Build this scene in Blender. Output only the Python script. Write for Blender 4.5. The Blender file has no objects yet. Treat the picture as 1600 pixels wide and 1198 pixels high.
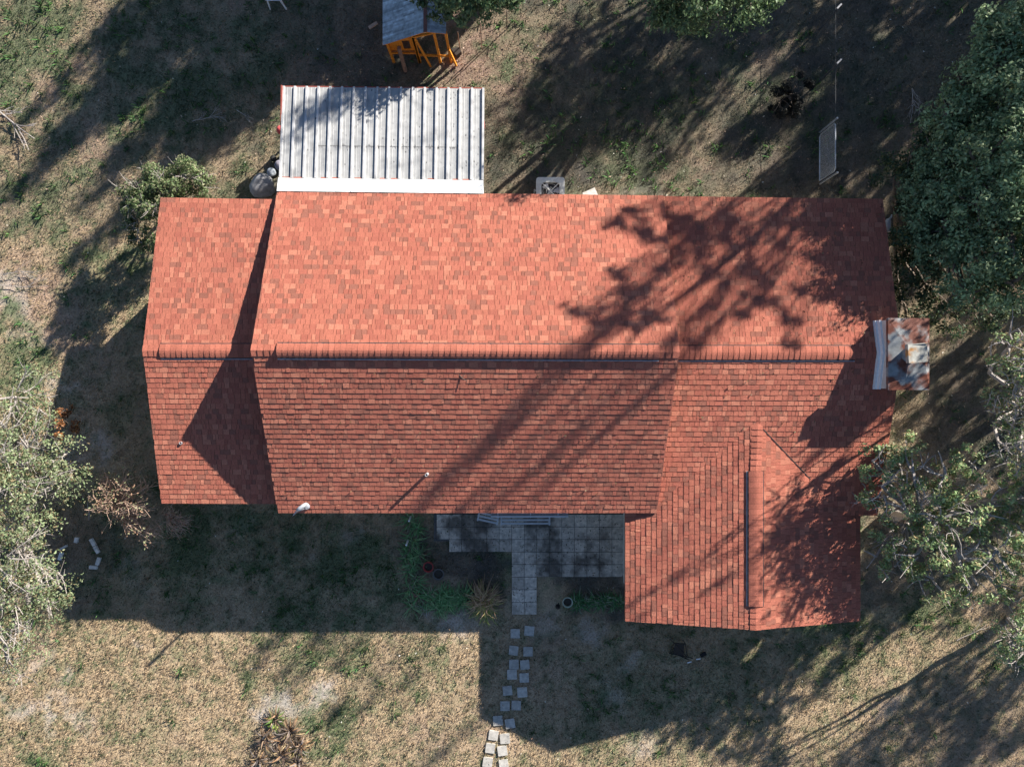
import bpy, math, random
import numpy as np
from mathutils import Vector
random.seed(7); rng = np.random.default_rng(7)
SC = bpy.context.scene; COL = SC.collection
# ------------------------------------------------------------------ camera, sky, sun, exposure
H = 21.34; F = 1067.0                      # drone height (m), focal length in pixels of the 1600 px wide photo
KX, KY = 1.64, 1.56                        # shadow shift (m) per metre of height, west and south
cam = bpy.data.cameras.new('camera'); camo = bpy.data.objects.new('camera', cam); COL.objects.link(camo)
camo.location = (0, 0, H); camo.rotation_euler = (0, 0, 0)
cam.sensor_width = 36; cam.lens = F/1600*36; cam.clip_end = 2000; cam.clip_start = 0.1
SC.camera = camo
ELEV = math.atan(1/math.hypot(KX, KY)); AZ = math.atan2(KX, KY)       # azimuth from +Y towards +X
w = bpy.data.worlds.new('World'); SC.world = w; w.use_nodes = True
wn = w.node_tree.nodes; wl = w.node_tree.links
sky = wn.new('ShaderNodeTexSky'); sky.sky_type = 'NISHITA'; sky.sun_disc = False
sky.sun_elevation = ELEV; sky.sun_rotation = AZ; sky.air_density = 0.75; sky.dust_density = 0.2; sky.ozone_density = 2.0
wn['Background'].inputs['Strength'].default_value = 0.062
wl.new(sky.outputs[0], wn['Background'].inputs['Color'])
sd = bpy.data.lights.new('sun', 'SUN'); sd.energy = 5.0; sd.angle = math.radians(0.53); sd.color = (1.0, 0.93, 0.84)
so = bpy.data.objects.new('sun', sd); COL.objects.link(so)
so.rotation_euler = Vector((KX, KY, 1)).to_track_quat('Z', 'Y').to_euler()
SC.view_settings.view_transform = 'Standard'; SC.view_settings.look = 'None'
SC.view_settings.exposure = 1.25; SC.view_settings.gamma = 1

def P(u, v, h=0.0):
    """a point of the place seen at pixel (u, v) of the photograph, at its own real height h"""
    D = H-h
    return Vector(((u-800)/F*D, (599-v)/F*D, h))

# ------------------------------------------------------------------ helpers
def tag(o, label=None, cat=None, group=None, kind=None):
    if label: o['label'] = label
    if cat: o['category'] = cat
    if group: o['group'] = group
    if kind: o['kind'] = kind
    return o
def empty(name, loc, label, cat, group=None, rz=0):
    o = bpy.data.objects.new(name, None); COL.objects.link(o); o.location = loc; o.rotation_euler = (0, 0, rz)
    o.empty_display_size = .2
    return tag(o, label, cat, group)

class MB:
    def __init__(s): s.v = []; s.f = []; s.c = []
    def face(s, pts, col=(1, 1, 1)):
        n = len(s.v); s.v += [tuple(p) for p in pts]; s.f.append(tuple(range(n, n+len(pts)))); s.c.append(col)
    def mesh(s, vs, fs, col=(1, 1, 1)):
        n = len(s.v); s.v += [tuple(p) for p in vs]
        for f in fs: s.f.append(tuple(n+i for i in f)); s.c.append(col)
    def box(s, c, d, rz=0, col=(1, 1, 1), tilt=0):
        cx, cy, cz = c; a, b, h = d[0]/2, d[1]/2, d[2]/2
        ca, sa = math.cos(rz), math.sin(rz); ct, st = math.cos(tilt), math.sin(tilt)
        vs = []
        for z in (-h, h):
            for x, y in ((-a, -b), (a, -b), (a, b), (-a, b)):
                X = x*ct+z*st; Z = -x*st+z*ct
                vs.append((cx+X*ca-y*sa, cy+X*sa+y*ca, cz+Z))
        s.mesh(vs, [(0, 3, 2, 1), (4, 5, 6, 7), (0, 1, 5, 4), (1, 2, 6, 5), (2, 3, 7, 6), (3, 0, 4, 7)], col)
    def prism(s, poly, z0, z1, col=(1, 1, 1)):
        n = len(poly)
        vs = [(p[0], p[1], z0) for p in poly]+[(p[0], p[1], z1) for p in poly]
        fs = [tuple(range(n-1, -1, -1)), tuple(range(n, 2*n))]+[(i, (i+1) % n, n+(i+1) % n, n+i) for i in range(n)]
        s.mesh(vs, fs, col)
    def tube(s, pts, rs, n=6, col=(1, 1, 1), caps=True):
        pts = [Vector(p) for p in pts]
        if not hasattr(rs, '__len__'): rs = [rs]*len(pts)
        rings = []
        for i, p in enumerate(pts):
            d = (pts[min(i+1, len(pts)-1)]-pts[max(i-1, 0)])
            if d.length < 1e-6: d = Vector((0, 0, 1))
            d.normalize(); a = d.orthogonal().normalized() if i == 0 else (rings[-1][1]-d*rings[-1][1].dot(d)).normalized()
            b = d.cross(a); rings.append((p, a, b, rs[i]))
        vs = []
        for p, a, b, r in rings:
            for k in range(n):
                t = 2*math.pi*k/n; vs.append(p+a*(r*math.cos(t))+b*(r*math.sin(t)))
        fs = []
        for i in range(len(pts)-1):
            for k in range(n):
                k2 = (k+1) % n; fs.append((i*n+k, i*n+k2, (i+1)*n+k2, (i+1)*n+k))
        if caps: fs += [tuple(range(n-1, -1, -1)), tuple((len(pts)-1)*n+k for k in range(n))]
        s.mesh(vs, fs, col)
    def lathe(s, c, prof, n=20, col=(1, 1, 1)):
        vs = []; fs = []
        for r, z in prof:
            for k in range(n):
                t = 2*math.pi*k/n; vs.append((c[0]+r*math.cos(t), c[1]+r*math.sin(t), c[2]+z))
        for i in range(len(prof)-1):
            for k in range(n):
                k2 = (k+1) % n; fs.append((i*n+k, i*n+k2, (i+1)*n+k2, (i+1)*n+k))
        fs.append(tuple(range(n-1, -1, -1))); fs.append(tuple((len(prof)-1)*n+k for k in range(n)))
        s.mesh(vs, fs, col)
    def build(s, name, mat, parent=None, smooth=False):
        return npmesh(name, np.array(s.v, dtype=np.float32), s.f, np.array(s.c, dtype=np.float32), mat, parent, smooth)

def npmesh(name, V, Fc, C, mat, parent=None, smooth=False):
    me = bpy.data.meshes.new(name)
    if isinstance(Fc, np.ndarray):
        nf, k = Fc.shape
        me.vertices.add(len(V)); me.vertices.foreach_set('co', V.astype(np.float32).ravel())
        me.loops.add(nf*k); me.loops.foreach_set('vertex_index', Fc.astype(np.int32).ravel())
        me.polygons.add(nf); me.polygons.foreach_set('loop_start', np.arange(0, nf*k, k, dtype=np.int32))
        me.update(calc_edges=True)
    else:
        me.from_pydata([tuple(map(float, p)) for p in V], [], Fc); me.update()
    if C is not None and len(C):
        at = me.attributes.new('Col', 'FLOAT_COLOR', 'FACE' if len(C) == len(me.polygons) else 'POINT')
        C4 = np.ones((len(C), 4), dtype=np.float32); C4[:, :3] = C
        at.data.foreach_set('color', C4.ravel())
    if smooth: me.polygons.foreach_set('use_smooth', np.ones(len(me.polygons), dtype=bool))
    me.materials.append(mat)
    o = bpy.data.objects.new(name, me); COL.objects.link(o)
    if parent is not None:
        o.parent = parent
        L = parent
        off = Vector((0, 0, 0)); ang = 0
        while L is not None:
            off += L.location; L = L.parent
        if off.length > 0:                           # meshes are written in world coordinates
            co = np.empty(len(me.vertices)*3, dtype=np.float32); me.vertices.foreach_get('co', co)
            co = co.reshape(-1, 3)-np.array(off, dtype=np.float32); me.vertices.foreach_set('co', co.ravel()); me.update()
    return o

def mat(name, col=None, attr=False, rough=.8, noise=.25, nscale=12, bump=.0, bscale=60, metal=0, spec=.3, transl=0, tint2=None, t2scale=3, t2lo=.5, t2hi=.65):
    m = bpy.data.materials.new(name); m.use_nodes = True; nt = m.node_tree; N = nt.nodes; L = nt.links
    b = N['Principled BSDF']; b.inputs['Roughness'].default_value = rough; b.inputs['Metallic'].default_value = metal
    b.inputs['Specular IOR Level'].default_value = spec
    geo = N.new('ShaderNodeNewGeometry')
    if attr:
        a = N.new('ShaderNodeAttribute'); a.attribute_name = 'Col'; src = a.outputs['Color']
    else:
        a = N.new('ShaderNodeRGB'); a.outputs[0].default_value = (*col, 1); src = a.outputs[0]
    if tint2:
        n2 = N.new('ShaderNodeTexNoise'); n2.inputs['Scale'].default_value = t2scale; n2.inputs['Detail'].default_value = 6
        L.new(geo.outputs['Position'], n2.inputs['Vector'])
        r2 = N.new('ShaderNodeMapRange'); r2.inputs[1].default_value = t2lo; r2.inputs[2].default_value = t2hi
        L.new(n2.outputs[0], r2.inputs[0])
        mx = N.new('ShaderNodeMix'); mx.data_type = 'RGBA'; L.new(r2.outputs[0], mx.inputs[0]); L.new(src, mx.inputs[6]); mx.inputs[7].default_value = (*tint2, 1)
        src = mx.outputs[2]
    if noise:
        n = N.new('ShaderNodeTexNoise'); n.inputs['Scale'].default_value = nscale; n.inputs['Detail'].default_value = 5
        L.new(geo.outputs['Position'], n.inputs['Vector'])
        r = N.new('ShaderNodeMapRange'); r.inputs[1].default_value = .3; r.inputs[2].default_value = .7
        r.inputs[3].default_value = 1-noise; r.inputs[4].default_value = 1+noise; L.new(n.outputs[0], r.inputs[0])
        v = N.new('ShaderNodeVectorMath'); v.operation = 'SCALE'; L.new(src, v.inputs[0]); L.new(r.outputs[0], v.inputs['Scale']); src = v.outputs[0]
    L.new(src, b.inputs['Base Color'])
    if bump:
        nb = N.new('ShaderNodeTexNoise'); nb.inputs['Scale'].default_value = bscale; nb.inputs['Detail'].default_value = 4
        L.new(geo.outputs['Position'], nb.inputs['Vector'])
        bp = N.new('ShaderNodeBump'); bp.inputs['Strength'].default_value = 1; bp.inputs['Distance'].default_value = bump
        L.new(nb.outputs[0], bp.inputs['Height']); L.new(bp.outputs[0], b.inputs['Normal'])
    if transl:
        t = N.new('ShaderNodeBsdfTranslucent'); L.new(src, t.inputs[0]); ms = N.new('ShaderNodeMixShader'); ms.inputs[0].default_value = transl
        L.new(b.outputs[0], ms.inputs[1]); L.new(t.outputs[0], ms.inputs[2]); L.new(ms.outputs[0], N['Material Output'].inputs[0])
    return m

M_sh = mat('shingle', attr=True, rough=.9, noise=.16, nscale=45, bump=.03, bscale=150, spec=.2)
M_dark = mat('dark_plastic', (.05, .045, .045), rough=.7)
M_fascia = mat('fascia_brown', (.30, .10, .06), rough=.8)
M_edge = mat('grey_edge', (.42, .42, .44), rough=.6)
M_wall = mat('stucco_wall', (.62, .56, .48), rough=.9, bump=.003)
M_white = mat('white_paint', (.74, .75, .76), rough=.5, noise=.08)
M_alu = mat('weathered_aluminium', attr=True, rough=.6, noise=.13, nscale=6, metal=0.0, spec=.4, tint2=(.23, .24, .25), t2scale=2.6, t2lo=.50, t2hi=.78)
M_steel = mat('galvanised_steel', (.50, .53, .57), rough=.4, metal=.4)
M_wood = mat('orange_wood', (.72, .27, .03), rough=.7, nscale=25, noise=.3)
M_bark = mat('bark', (.17, .135, .11), rough=.95, bump=.02, bscale=20)
M_greybark = mat('pale_bark', (.36, .325, .30), rough=.95, noise=.3, nscale=18)
M_leaf = mat('leaf', attr=True, rough=.55, noise=.2, nscale=9, spec=.25, transl=.25)
M_grassb = mat('grass_blade', attr=True, rough=.8, noise=.15, transl=.15, spec=.1)
M_conc = mat('concrete', attr=True, rough=.9, noise=.2, nscale=10, bump=.003)
M_attr = mat('painted', attr=True, rough=.7, noise=.12)
M_glass = mat('window_glass', (.05, .06, .07), rough=.1, noise=0, spec=.6)

# ------------------------------------------------------------------ noise for albedo patches
_perm = rng.random((64, 256, 256)).astype(np.float32)
def vnoise(x, y, s, k=0):
    x = np.asarray(x)/s+100.37; y = np.asarray(y)/s+77.71
    xi = np.floor(x).astype(int); yi = np.floor(y).astype(int); fx = x-xi; fy = y-yi
    fx = fx*fx*(3-2*fx); fy = fy*fy*(3-2*fy); T = _perm[k % 64]
    g = lambda a, b: T[a % 256, b % 256]
    return (g(xi, yi)*(1-fx)+g(xi+1, yi)*fx)*(1-fy)+(g(xi, yi+1)*(1-fx)+g(xi+1, yi+1)*fx)*fy
def fbm(x, y, s, k=0, o=4):
    t = 0; a = .5; n = 0
    for i in range(o): t = t+a*vnoise(x, y, s/2**i, k+i); n += a; a *= .55
    return t/n
def sstep(a, b, x): t = np.clip((x-a)/(b-a), 0, 1); return t*t*(3-2*t)

# patches read off the lawn: pixel x, pixel y, radius in px, weight
GREEN = [(30, 20, 40, .9), (90, 15, 30, .7), (20, 80, 40, .9), (100, 55, 35, .8), (190, 70, 30, .7), (90, 95, 25, .7), (200, 120, 40, .7),
         (60, 140, 30, .4), (230, 160, 50, .6), (280, 150, 50, .7), (110, 200, 35, .7), (250, 200, 40, .6), (90, 225, 25, .8), (330, 30, 40, .4),
         (10, 270, 25, .6), (300, 130, 60, .6), (400, 100, 50, .5), (120, 390, 40, .5), (160, 440, 50, .5), (220, 460, 50, .5), (60, 330, 40, .3),
         (820, 190, 60, .6), (870, 220, 60, .6), (960, 160, 80, .7), (1040, 150, 60, .6), (980, 230, 60, .7), (880, 120, 50, .4), (850, 265, 40, .6), (790, 110, 20, .8),
         (790, 230, 40, .5), (920, 250, 60, .5), (1150, 150, 50, .4), (1260, 190, 40, .7), (1280, 130, 30, .8), (1000, 60, 60, .3), (780, 270, 30, .6),
         (30, 600, 60, .9), (20, 520, 40, .3), (300, 880, 80, .7), (400, 860, 70, .7), (540, 880, 80, .6), (480, 930, 80, .4), (200, 900, 60, .3),
         (520, 985, 60, .5), (420, 990, 40, .4), (470, 1020, 40, .5), (540, 1010, 40, .5), (560, 1000, 40, .4), (120, 1050, 20, .4), (180, 1060, 20, .5), (300, 1060, 20, .5),
         (340, 1060, 18, .5), (400, 1060, 20, .6), (510, 1130, 40, .8), (500, 1170, 30, .6), (60, 1190, 50, .6), (220, 1150, 60, .2), (660, 1040, 25, .4), (600, 1090, 30, .3),
         (1000, 1100, 100, .4), (930, 1120, 60, .6), (1150, 1060, 80, .4), (1300, 1010, 80, .5), (1250, 980, 60, .4), (1420, 960, 30, .5), (1330, 1080, 60, .4), (1100, 1150, 60, .3),
         (820, 1100, 20, .5), (1560, 1020, 50, .6), (900, 1060, 40, .3)]
SAND = [(440, 1110, 55, .8), (480, 1100, 30, .7), (400, 1120, 35, .9), (395, 1160, 20, .7), (60, 1040, 26, .4), (15, 1085, 20, .6), (50, 1115, 26, .5), (65, 1150, 16, .6), (100, 1095, 24, .5), (120, 1120, 22, .4),
        (215, 1000, 18, .5), (180, 700, 40, .6), (130, 700, 25, .5), (190, 900, 30, .4), (20, 440, 50, .5), (30, 500, 40, .3), (1000, 270, 30, .6), (905, 260, 16, .6), (850, 275, 20, .5),
        (1000, 1035, 25, .5), (950, 1070, 30, .4), (1010, 1150, 40, .4), (850, 960, 30, .3), (1380, 1110, 25, .4), (930, 985, 30, .4), (420, 290, 30, .6), (100, 600, 30, .4), (535, 820, 20, .5), (490, 880, 16, .4), (380, 830, 25, .4), (700, 960, 40, .5)]
LIT = [(760, 60, 90, 1), (700, 120, 60, .9), (820, 60, 60, .9), (780, 120, 50, .8), (70, 90, 50, .9), (40, 150, 60, .9), (60, 60, 30, .6), (20, 200, 50, .7), (120, 260, 40, .5), (160, 230, 40, .5),
       (40, 450, 70, .6), (100, 500, 60, .7), (60, 540, 60, .5), (1500, 640, 40, .5), (1450, 540, 30, .6), (370, 10, 50, .7), (1060, 280, 50, .4), (250, 300, 50, .4),
       (1480, 960, 70, .3), (960, 280, 40, .5), (350, 60, 40, .4)]
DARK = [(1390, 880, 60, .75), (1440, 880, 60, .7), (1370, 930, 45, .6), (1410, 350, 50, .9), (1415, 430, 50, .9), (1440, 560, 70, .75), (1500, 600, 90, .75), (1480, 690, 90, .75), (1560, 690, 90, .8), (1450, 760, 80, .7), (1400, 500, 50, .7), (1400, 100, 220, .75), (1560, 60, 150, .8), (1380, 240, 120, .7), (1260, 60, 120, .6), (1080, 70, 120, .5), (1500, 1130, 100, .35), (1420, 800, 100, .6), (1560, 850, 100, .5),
        (150, 850, 90, .5), (60, 850, 120, .5), (740, 880, 60, .9), (700, 860, 50, .8), (770, 900, 40, .8), (655, 870, 50, .7), (900, 925, 40, .8), (950, 925, 40, .8), (410, 240, 30, .7), (1440, 350, 100, .7), (1480, 450, 80, .6)]  # bare bed soil, and tree shade painted into the ground colour
def blobs(X, Y, L, k):
    u = 800+X/H*F; v = 599-Y/H*F
    uu = u+60*(vnoise(X, Y, .9, k)-.5)+30*(vnoise(X, Y, .3, k+1)-.5); vv = v+60*(vnoise(X, Y, .9, k+2)-.5)+30*(vnoise(X, Y, .3, k+3)-.5)
    t = np.zeros_like(X)
    for (a, b, r, wt) in L: t = np.maximum(t, wt*(1-sstep(.35, 1.15, np.hypot(uu-a, vv-b)/r)))
    return t
TAN = np.array((.425, .325, .212)); GRN = np.array((.085, .130, .062)); SND = np.array((.50, .45, .41)); LTR = np.array((.36, .245, .19)); SOIL_SHADE = np.array((.080, .074, .068))  # last one: bed soil, also used to paint shade under the trees
def ground_weights(X, Y):
    g = np.clip(blobs(X, Y, GREEN, 3)*(.35+1.1*fbm(X, Y, .5, 9))+sstep(.46, .70, fbm(X, Y, 1.1, 12))*(.5-.32*sstep(-7.2, -8.2, Y))+.50*sstep(.48, .66, fbm(X, Y, .22, 14)), 0, 1)
    s = np.clip(blobs(X, Y, SAND, 20)*(.2+1.3*fbm(X, Y, .35, 24)), 0, 1)
    l = np.clip(blobs(X, Y, LIT, 28)*(.6+.6*fbm(X, Y, .5, 32))+.35*sstep(.55, .75, fbm(X, Y, 2.4, 35)), 0, 1)
    back = sstep(5.2, 6.5, Y)*sstep(-9, -4, X)*.42+sstep(3.5, 6.0, Y)*.30; back = back*(.5+1.0*fbm(X, Y, .7, 44))  # back yard shade painted in as darker ground
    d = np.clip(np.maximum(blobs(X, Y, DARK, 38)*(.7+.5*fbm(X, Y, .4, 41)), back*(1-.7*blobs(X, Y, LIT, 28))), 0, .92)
    g = np.clip(g+.42*sstep(4.5, 6.5, Y)*sstep(.42, .58, fbm(X, Y, .8, 46)), 0, 1)
    return g, s, l, d
def ground_albedo(X, Y):
    g, s, l, d = ground_weights(X, Y)
    c = np.ones(X.shape+(3,))*TAN
    for wt, col in ((l, LTR), (s, SND), (g*.8, GRN*1.15), (d, SOIL_SHADE)): c = c*(1-wt[..., None])+wt[..., None]*col
    return c*(.78+.44*fbm(X, Y, .22, 50))[..., None], g, s, l, d

def make_ground():
    def axis(a, st):
        c = np.arange(-a, a+.001, st); o = a+np.array([1, 3, 6, 12, 25, 50, 100, 200, 400, 800.])
        return np.concatenate([-o[::-1], c, o])
    xs = axis(18.0, .10); ys = axis(14.0, .10)
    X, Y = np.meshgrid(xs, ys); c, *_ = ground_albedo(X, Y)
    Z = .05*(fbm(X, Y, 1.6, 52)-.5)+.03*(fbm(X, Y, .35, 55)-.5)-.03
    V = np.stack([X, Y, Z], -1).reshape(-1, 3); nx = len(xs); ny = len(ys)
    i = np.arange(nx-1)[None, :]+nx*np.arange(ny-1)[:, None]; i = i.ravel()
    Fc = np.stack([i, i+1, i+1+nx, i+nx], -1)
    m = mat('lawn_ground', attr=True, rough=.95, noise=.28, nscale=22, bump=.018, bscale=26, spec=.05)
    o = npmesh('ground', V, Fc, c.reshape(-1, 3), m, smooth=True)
    tag(o, kind='structure')
make_ground()

# footprint masks where no grass grows
def rect_w(u0, v0, u1, v1, h):
    a = P(u0, v1, h); b = P(u1, v0, h); return (a.x, a.y, b.x, b.y)
NOG = [rect_w(255, 315, 1375, 780, 2.6), rect_w(985, 780, 1335, 960, 2.5), rect_w(690, 795, 975, 845, 0), rect_w(790, 840, 880, 960, 0), rect_w(880, 840, 975, 895, 0)]
# ------------------------------------------------------------------ grass and fallen leaves
def blades(n, area, ln, wd, colfn, lean, seed, dens=None, tuft=1):
    r = np.random.default_rng(seed)
    x = r.uniform(area[0], area[2], n); y = r.uniform(area[1], area[3], n)
    keep = np.ones(n, bool)
    for a in NOG: keep &= ~((x > a[0]) & (x < a[2]) & (y > a[1]) & (y < a[3]))
    if dens is not None: keep &= r.random(n) < dens(x, y)
    x = x[keep]; y = y[keep]
    if tuft > 1: x = np.repeat(x, tuft)+r.normal(0, .035, len(x)*tuft); y = np.repeat(y, tuft)+r.normal(0, .035, len(y)*tuft)
    n = len(x); a = r.uniform(0, 2*np.pi, n); L = r.uniform(ln[0], ln[1], n); W = r.uniform(wd[0], wd[1], n)
    le = r.uniform(lean[0], lean[1], n); dx = np.cos(a); dy = np.sin(a)
    z0 = np.full(n, -.03)
    base = np.stack([x, y, z0], -1); px = np.stack([-dy*W/2, dx*W/2, np.zeros(n)], -1)
    mid = base+np.stack([dx*np.sin(le)*L*.55, dy*np.sin(le)*L*.55, np.cos(le)*L*.6+.02], -1)
    tip = base+np.stack([dx*np.sin(le)*L*1.1, dy*np.sin(le)*L*1.1, np.cos(le)*L*.85+.02], -1)
    V = np.stack([base-px, base+px, mid+px*.8, tip, mid-px*.8], 1).reshape(-1, 3)
    k = np.arange(n)*5; Fc = np.stack([k, k+1, k+2, k+3, k+4], -1)
    return V, Fc, colfn(x, y, r)
VIS = (-16.8, -12.8, 16.8, 12.8)
def grass_col(x, y, r):
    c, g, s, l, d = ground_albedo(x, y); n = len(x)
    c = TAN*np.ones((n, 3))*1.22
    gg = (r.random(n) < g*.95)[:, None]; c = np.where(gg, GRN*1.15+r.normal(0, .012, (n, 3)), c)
    dd = d[:, None]*.75; c = c*(1-dd)+dd*SOIL_SHADE
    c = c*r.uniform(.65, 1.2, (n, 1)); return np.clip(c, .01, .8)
def gd(x, y):
    g, s, l, d = ground_weights(x, y); return np.clip(.85-.9*s-.45*l-.55*d, .05, 1)
V, Fc, C = blades(430000, VIS, (.04, .095), (.007, .015), grass_col, (.8, 1.42), 1, gd)
tag(npmesh('grass', V, Fc, C, M_grassb), 'short dry tan and green grass covering the yard', 'grass', kind='stuff')
def wd_(x, y):
    g, s, l, d = ground_weights(x, y); return sstep(.45, .9, g)*.8*(fbm(x, y, .5, 58) > .45)
def weed_col(x, y, r):
    n = len(x); c = np.ones((n, 3))*np.array((.085, .17, .06)); return np.clip(c*r.uniform(.6, 1.7, (n, 1))+r.normal(0, .01, (n, 3)), .01, .6)
V, Fc, C = blades(14000, VIS, (.10, .24), (.012, .03), weed_col, (.4, 1.2), 2, wd_, tuft=5)
tag(npmesh('weeds', V, Fc, C, M_grassb), 'tufts of greener weedy grass scattered through the lawn', 'weeds', kind='stuff')
M_post = mat('shaded_post', (.10, .10, .10))  # fence post darkened to paint its shade; the sunlit cap is kept pale
def make_litter(n, seed, dens, cols, size):
    r = np.random.default_rng(seed); x = r.uniform(VIS[0], VIS[2], n); y = r.uniform(VIS[1], VIS[3], n); keep = r.random(n) < dens(x, y)
    for a in NOG: keep &= ~((x > a[0]) & (x < a[2]) & (y > a[1]) & (y < a[3]))
    x = x[keep]; y = y[keep]; n = len(x)
    return leafquads(np.stack([x, y, r.uniform(.01, .07, n)], -1), np.array([0, 0, 1.]), .55, size, cols, r)
def leafquads(pos, nrm, spread, size, cols, r, fold=True):
    n = len(pos); N = nrm+r.normal(0, spread, (n, 3)); N /= np.linalg.norm(N, axis=1, keepdims=True)+1e-9
    T = np.cross(N, r.normal(0, 1, (n, 3))); T /= np.linalg.norm(T, axis=1, keepdims=True)+1e-9; B = np.cross(N, T)
    s = r.uniform(size[0], size[1], (n, 1)); w_ = s*r.uniform(.38, .55, (n, 1))
    V = np.stack([pos-T*s*.5, pos+B*w_*.5+N*s*.06, pos+T*s*.5, pos-B*w_*.5+N*s*.06], 1).reshape(-1, 3)
    k = np.arange(n)*4; Fc = np.stack([k, k+1, k+2, k+3], -1)
    cols = np.array(cols); ci = r.integers(0, len(cols), n); C = cols[ci]*r.uniform(.7, 1.3, (n, 1))
    return V, Fc, C
def ld(x, y):
    g, s, l, d = ground_weights(x, y); return np.clip(sstep(.3, .9, l)*.9+.05+.12*d, 0, 1)
V, Fc, C = make_litter(52000, 5, ld, [(.36, .24, .18), (.28, .17, .12), (.46, .34, .26), (.20, .13, .09), (.32, .24, .18)], (.035, .085))
tag(npmesh('fallen_leaves', V, Fc, C, M_leaf), 'brown and pinkish fallen leaves lying over the lawn', 'fallen leaves', kind='stuff')
V, Fc, C = make_litter(900, 6, lambda x, y: .25+.5*(x > 1), [(.7, .68, .62), (.6, .58, .5)], (.03, .075))
tag(npmesh('pale_debris', V, Fc, C, M_conc), 'tiny pale flecks of debris strewn across the grass', 'debris', kind='stuff')

# ------------------------------------------------------------------ the house
house = empty('house', (0, 0, 0), 'ranch house with orange-red shingle gable roofs, metal-roofed rear patio and rusty-topped chimney', 'house')
LIGHT = np.array((.61, .235, .155)); MID = np.array((.54, .185, .124)); MID2 = np.array((.49, .160, .110)); BRN = np.array((.38, .150, .106))
def tabcol():
    t = random.random()
    if t < .15: c = LIGHT
    elif t < .60: c = MID
    elif t < .84: c = MID2
    else: c = BRN
    return c*random.uniform(.92, 1.08)
def shingle_plane(mb, A, B, C_, D_, e=.143, thick=.012, flat=False):
    """A eave left, B eave right (seen looking up the slope), C_ ridge right, D_ ridge left"""
    A, B, C_, D_ = map(Vector, (A, B, C_, D_)); n = max(2, round(((A-D_).length+(B-C_).length)/2/e))
    nrm = (B-A).cross(D_-A).normalized()
    if nrm.z < 0: nrm = -nrm
    q = lambda s, t: (A*(1-s)+B*s)*(1-t)+(D_*(1-s)+C_*s)*t
    L = (B-A).length
    mb.face([A-nrm*.002, B-nrm*.002, C_-nrm*.002, D_-nrm*.002], tuple(BRN))
    prev = None
    for i in range(n):
        t0 = i/n; t1 = min(1, (i+1.12)/n); x = -random.uniform(0, .25)
        wob = [random.uniform(-.0035, .0035) for _ in range(2)]
        while x < L:
            wd = random.choice((.08, .10, .12, .13, .15, .17, .20, .23)); s0 = max(0, x/L); s1 = min(1, (x+wd-.010)/L); x += wd
            if s1-s0 < .004: continue
            th = thick*random.uniform(.62, 1.3); d = random.uniform(-.006, .006)/max(.5, (A-D_).length)
            dt = -abs(d) if i else 0
            a = q(s0, t0+dt)+nrm*th; b = q(s1, t0+dt)+nrm*(th+wob[0]); c = q(s1, t1)+nrm*.001; dd = q(s0, t1)+nrm*.001
            a0 = q(s0, t0+dt)-nrm*.002; b0 = q(s1, t0+dt)-nrm*.002; col = tuple(tabcol()); dk = tuple(BRN*.6)
            k = len(mb.v); mb.v += [tuple(p) for p in (a, b, c, dd, a0, b0)]
            mb.f += [(k, k+1, k+2, k+3), (k+4, k+5, k+1, k), (k+4, k, k+3), (k+5, k+2, k+1)]; mb.c += [col, dk, dk, dk]
def slab(mb, A, B, C_, D_, th=.13, col=(1, 1, 1)):
    pts = [Vector(p) for p in (A, B, C_, D_)]; up = [p-Vector((0, 0, .006)) for p in pts]; dn = [p-Vector((0, 0, th)) for p in pts]
    n = (pts[1]-pts[0]).cross(pts[3]-pts[0]); 
    mb.mesh(up+dn, [(0, 1, 2, 3), (7, 6, 5, 4), (0, 4, 5, 1), (1, 5, 6, 2), (2, 6, 7, 3), (3, 7, 4, 0)], col)
def gable(A, B, R0, R1, C_, D_, parent):
    """A,B first eave; R0,R1 ridge; C_,D_ opposite eave (A-R0-D_ one end, B-R1-C_ the other)"""
    mb = MB(); shingle_plane(mb, A, B, R1, R0); shingle_plane(mb, C_, D_, R0, R1)
    r = mb.build('roof', M_sh, parent)
    f = MB(); slab(f, A, B, R1, R0); slab(f, C_, D_, R0, R1); f.build('fascia', M_fascia, r)
    return r
hE, hR = 2.70, 4.47
mA, mB = P(434, 801, hE), P(1026, 801, hE); mR0, mR1 = P(392, 547, hR), P(1062, 550, hR); mC, mD = P(1037, 306, hE), P(433, 299, hE)
main = gable(mA, mB, mR0, mR1, mC, mD, house)
lE, lR = 2.60, 3.53
lA, lB = P(252, 786, lE), P(452, 787, lE); lR0 = P(223, 548, lR); lR1 = Vector((P(452, 787, lE).x, lR0.y, lR)); lC, lD = P(440, 312, lE), P(251, 309, lE)
lC.x = lB.x
lw = gable(lA, lB, lR0, lR1, lC, lD, house)
rE, rR = 2.60, 3.55
rB = P(1371, 805, rE); rC = P(1379, 311, rE); rR1 = P(1410, 551, rR); x0 = P(1015, 801, hE).x
rA = Vector((x0, rB.y, rE)); rR0 = Vector((x0, rR1.y, rR)); rD = Vector((x0, P(1030, 306.5, rE).y, rE))
rw = gable(rA, rB, rR0, rR1, rC, rD, house)
fE, fR = 2.50, 3.16
g0 = P(977, 970, fE); g1 = P(1344, 970, fE); gx = P(1181, 984, fR)
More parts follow.
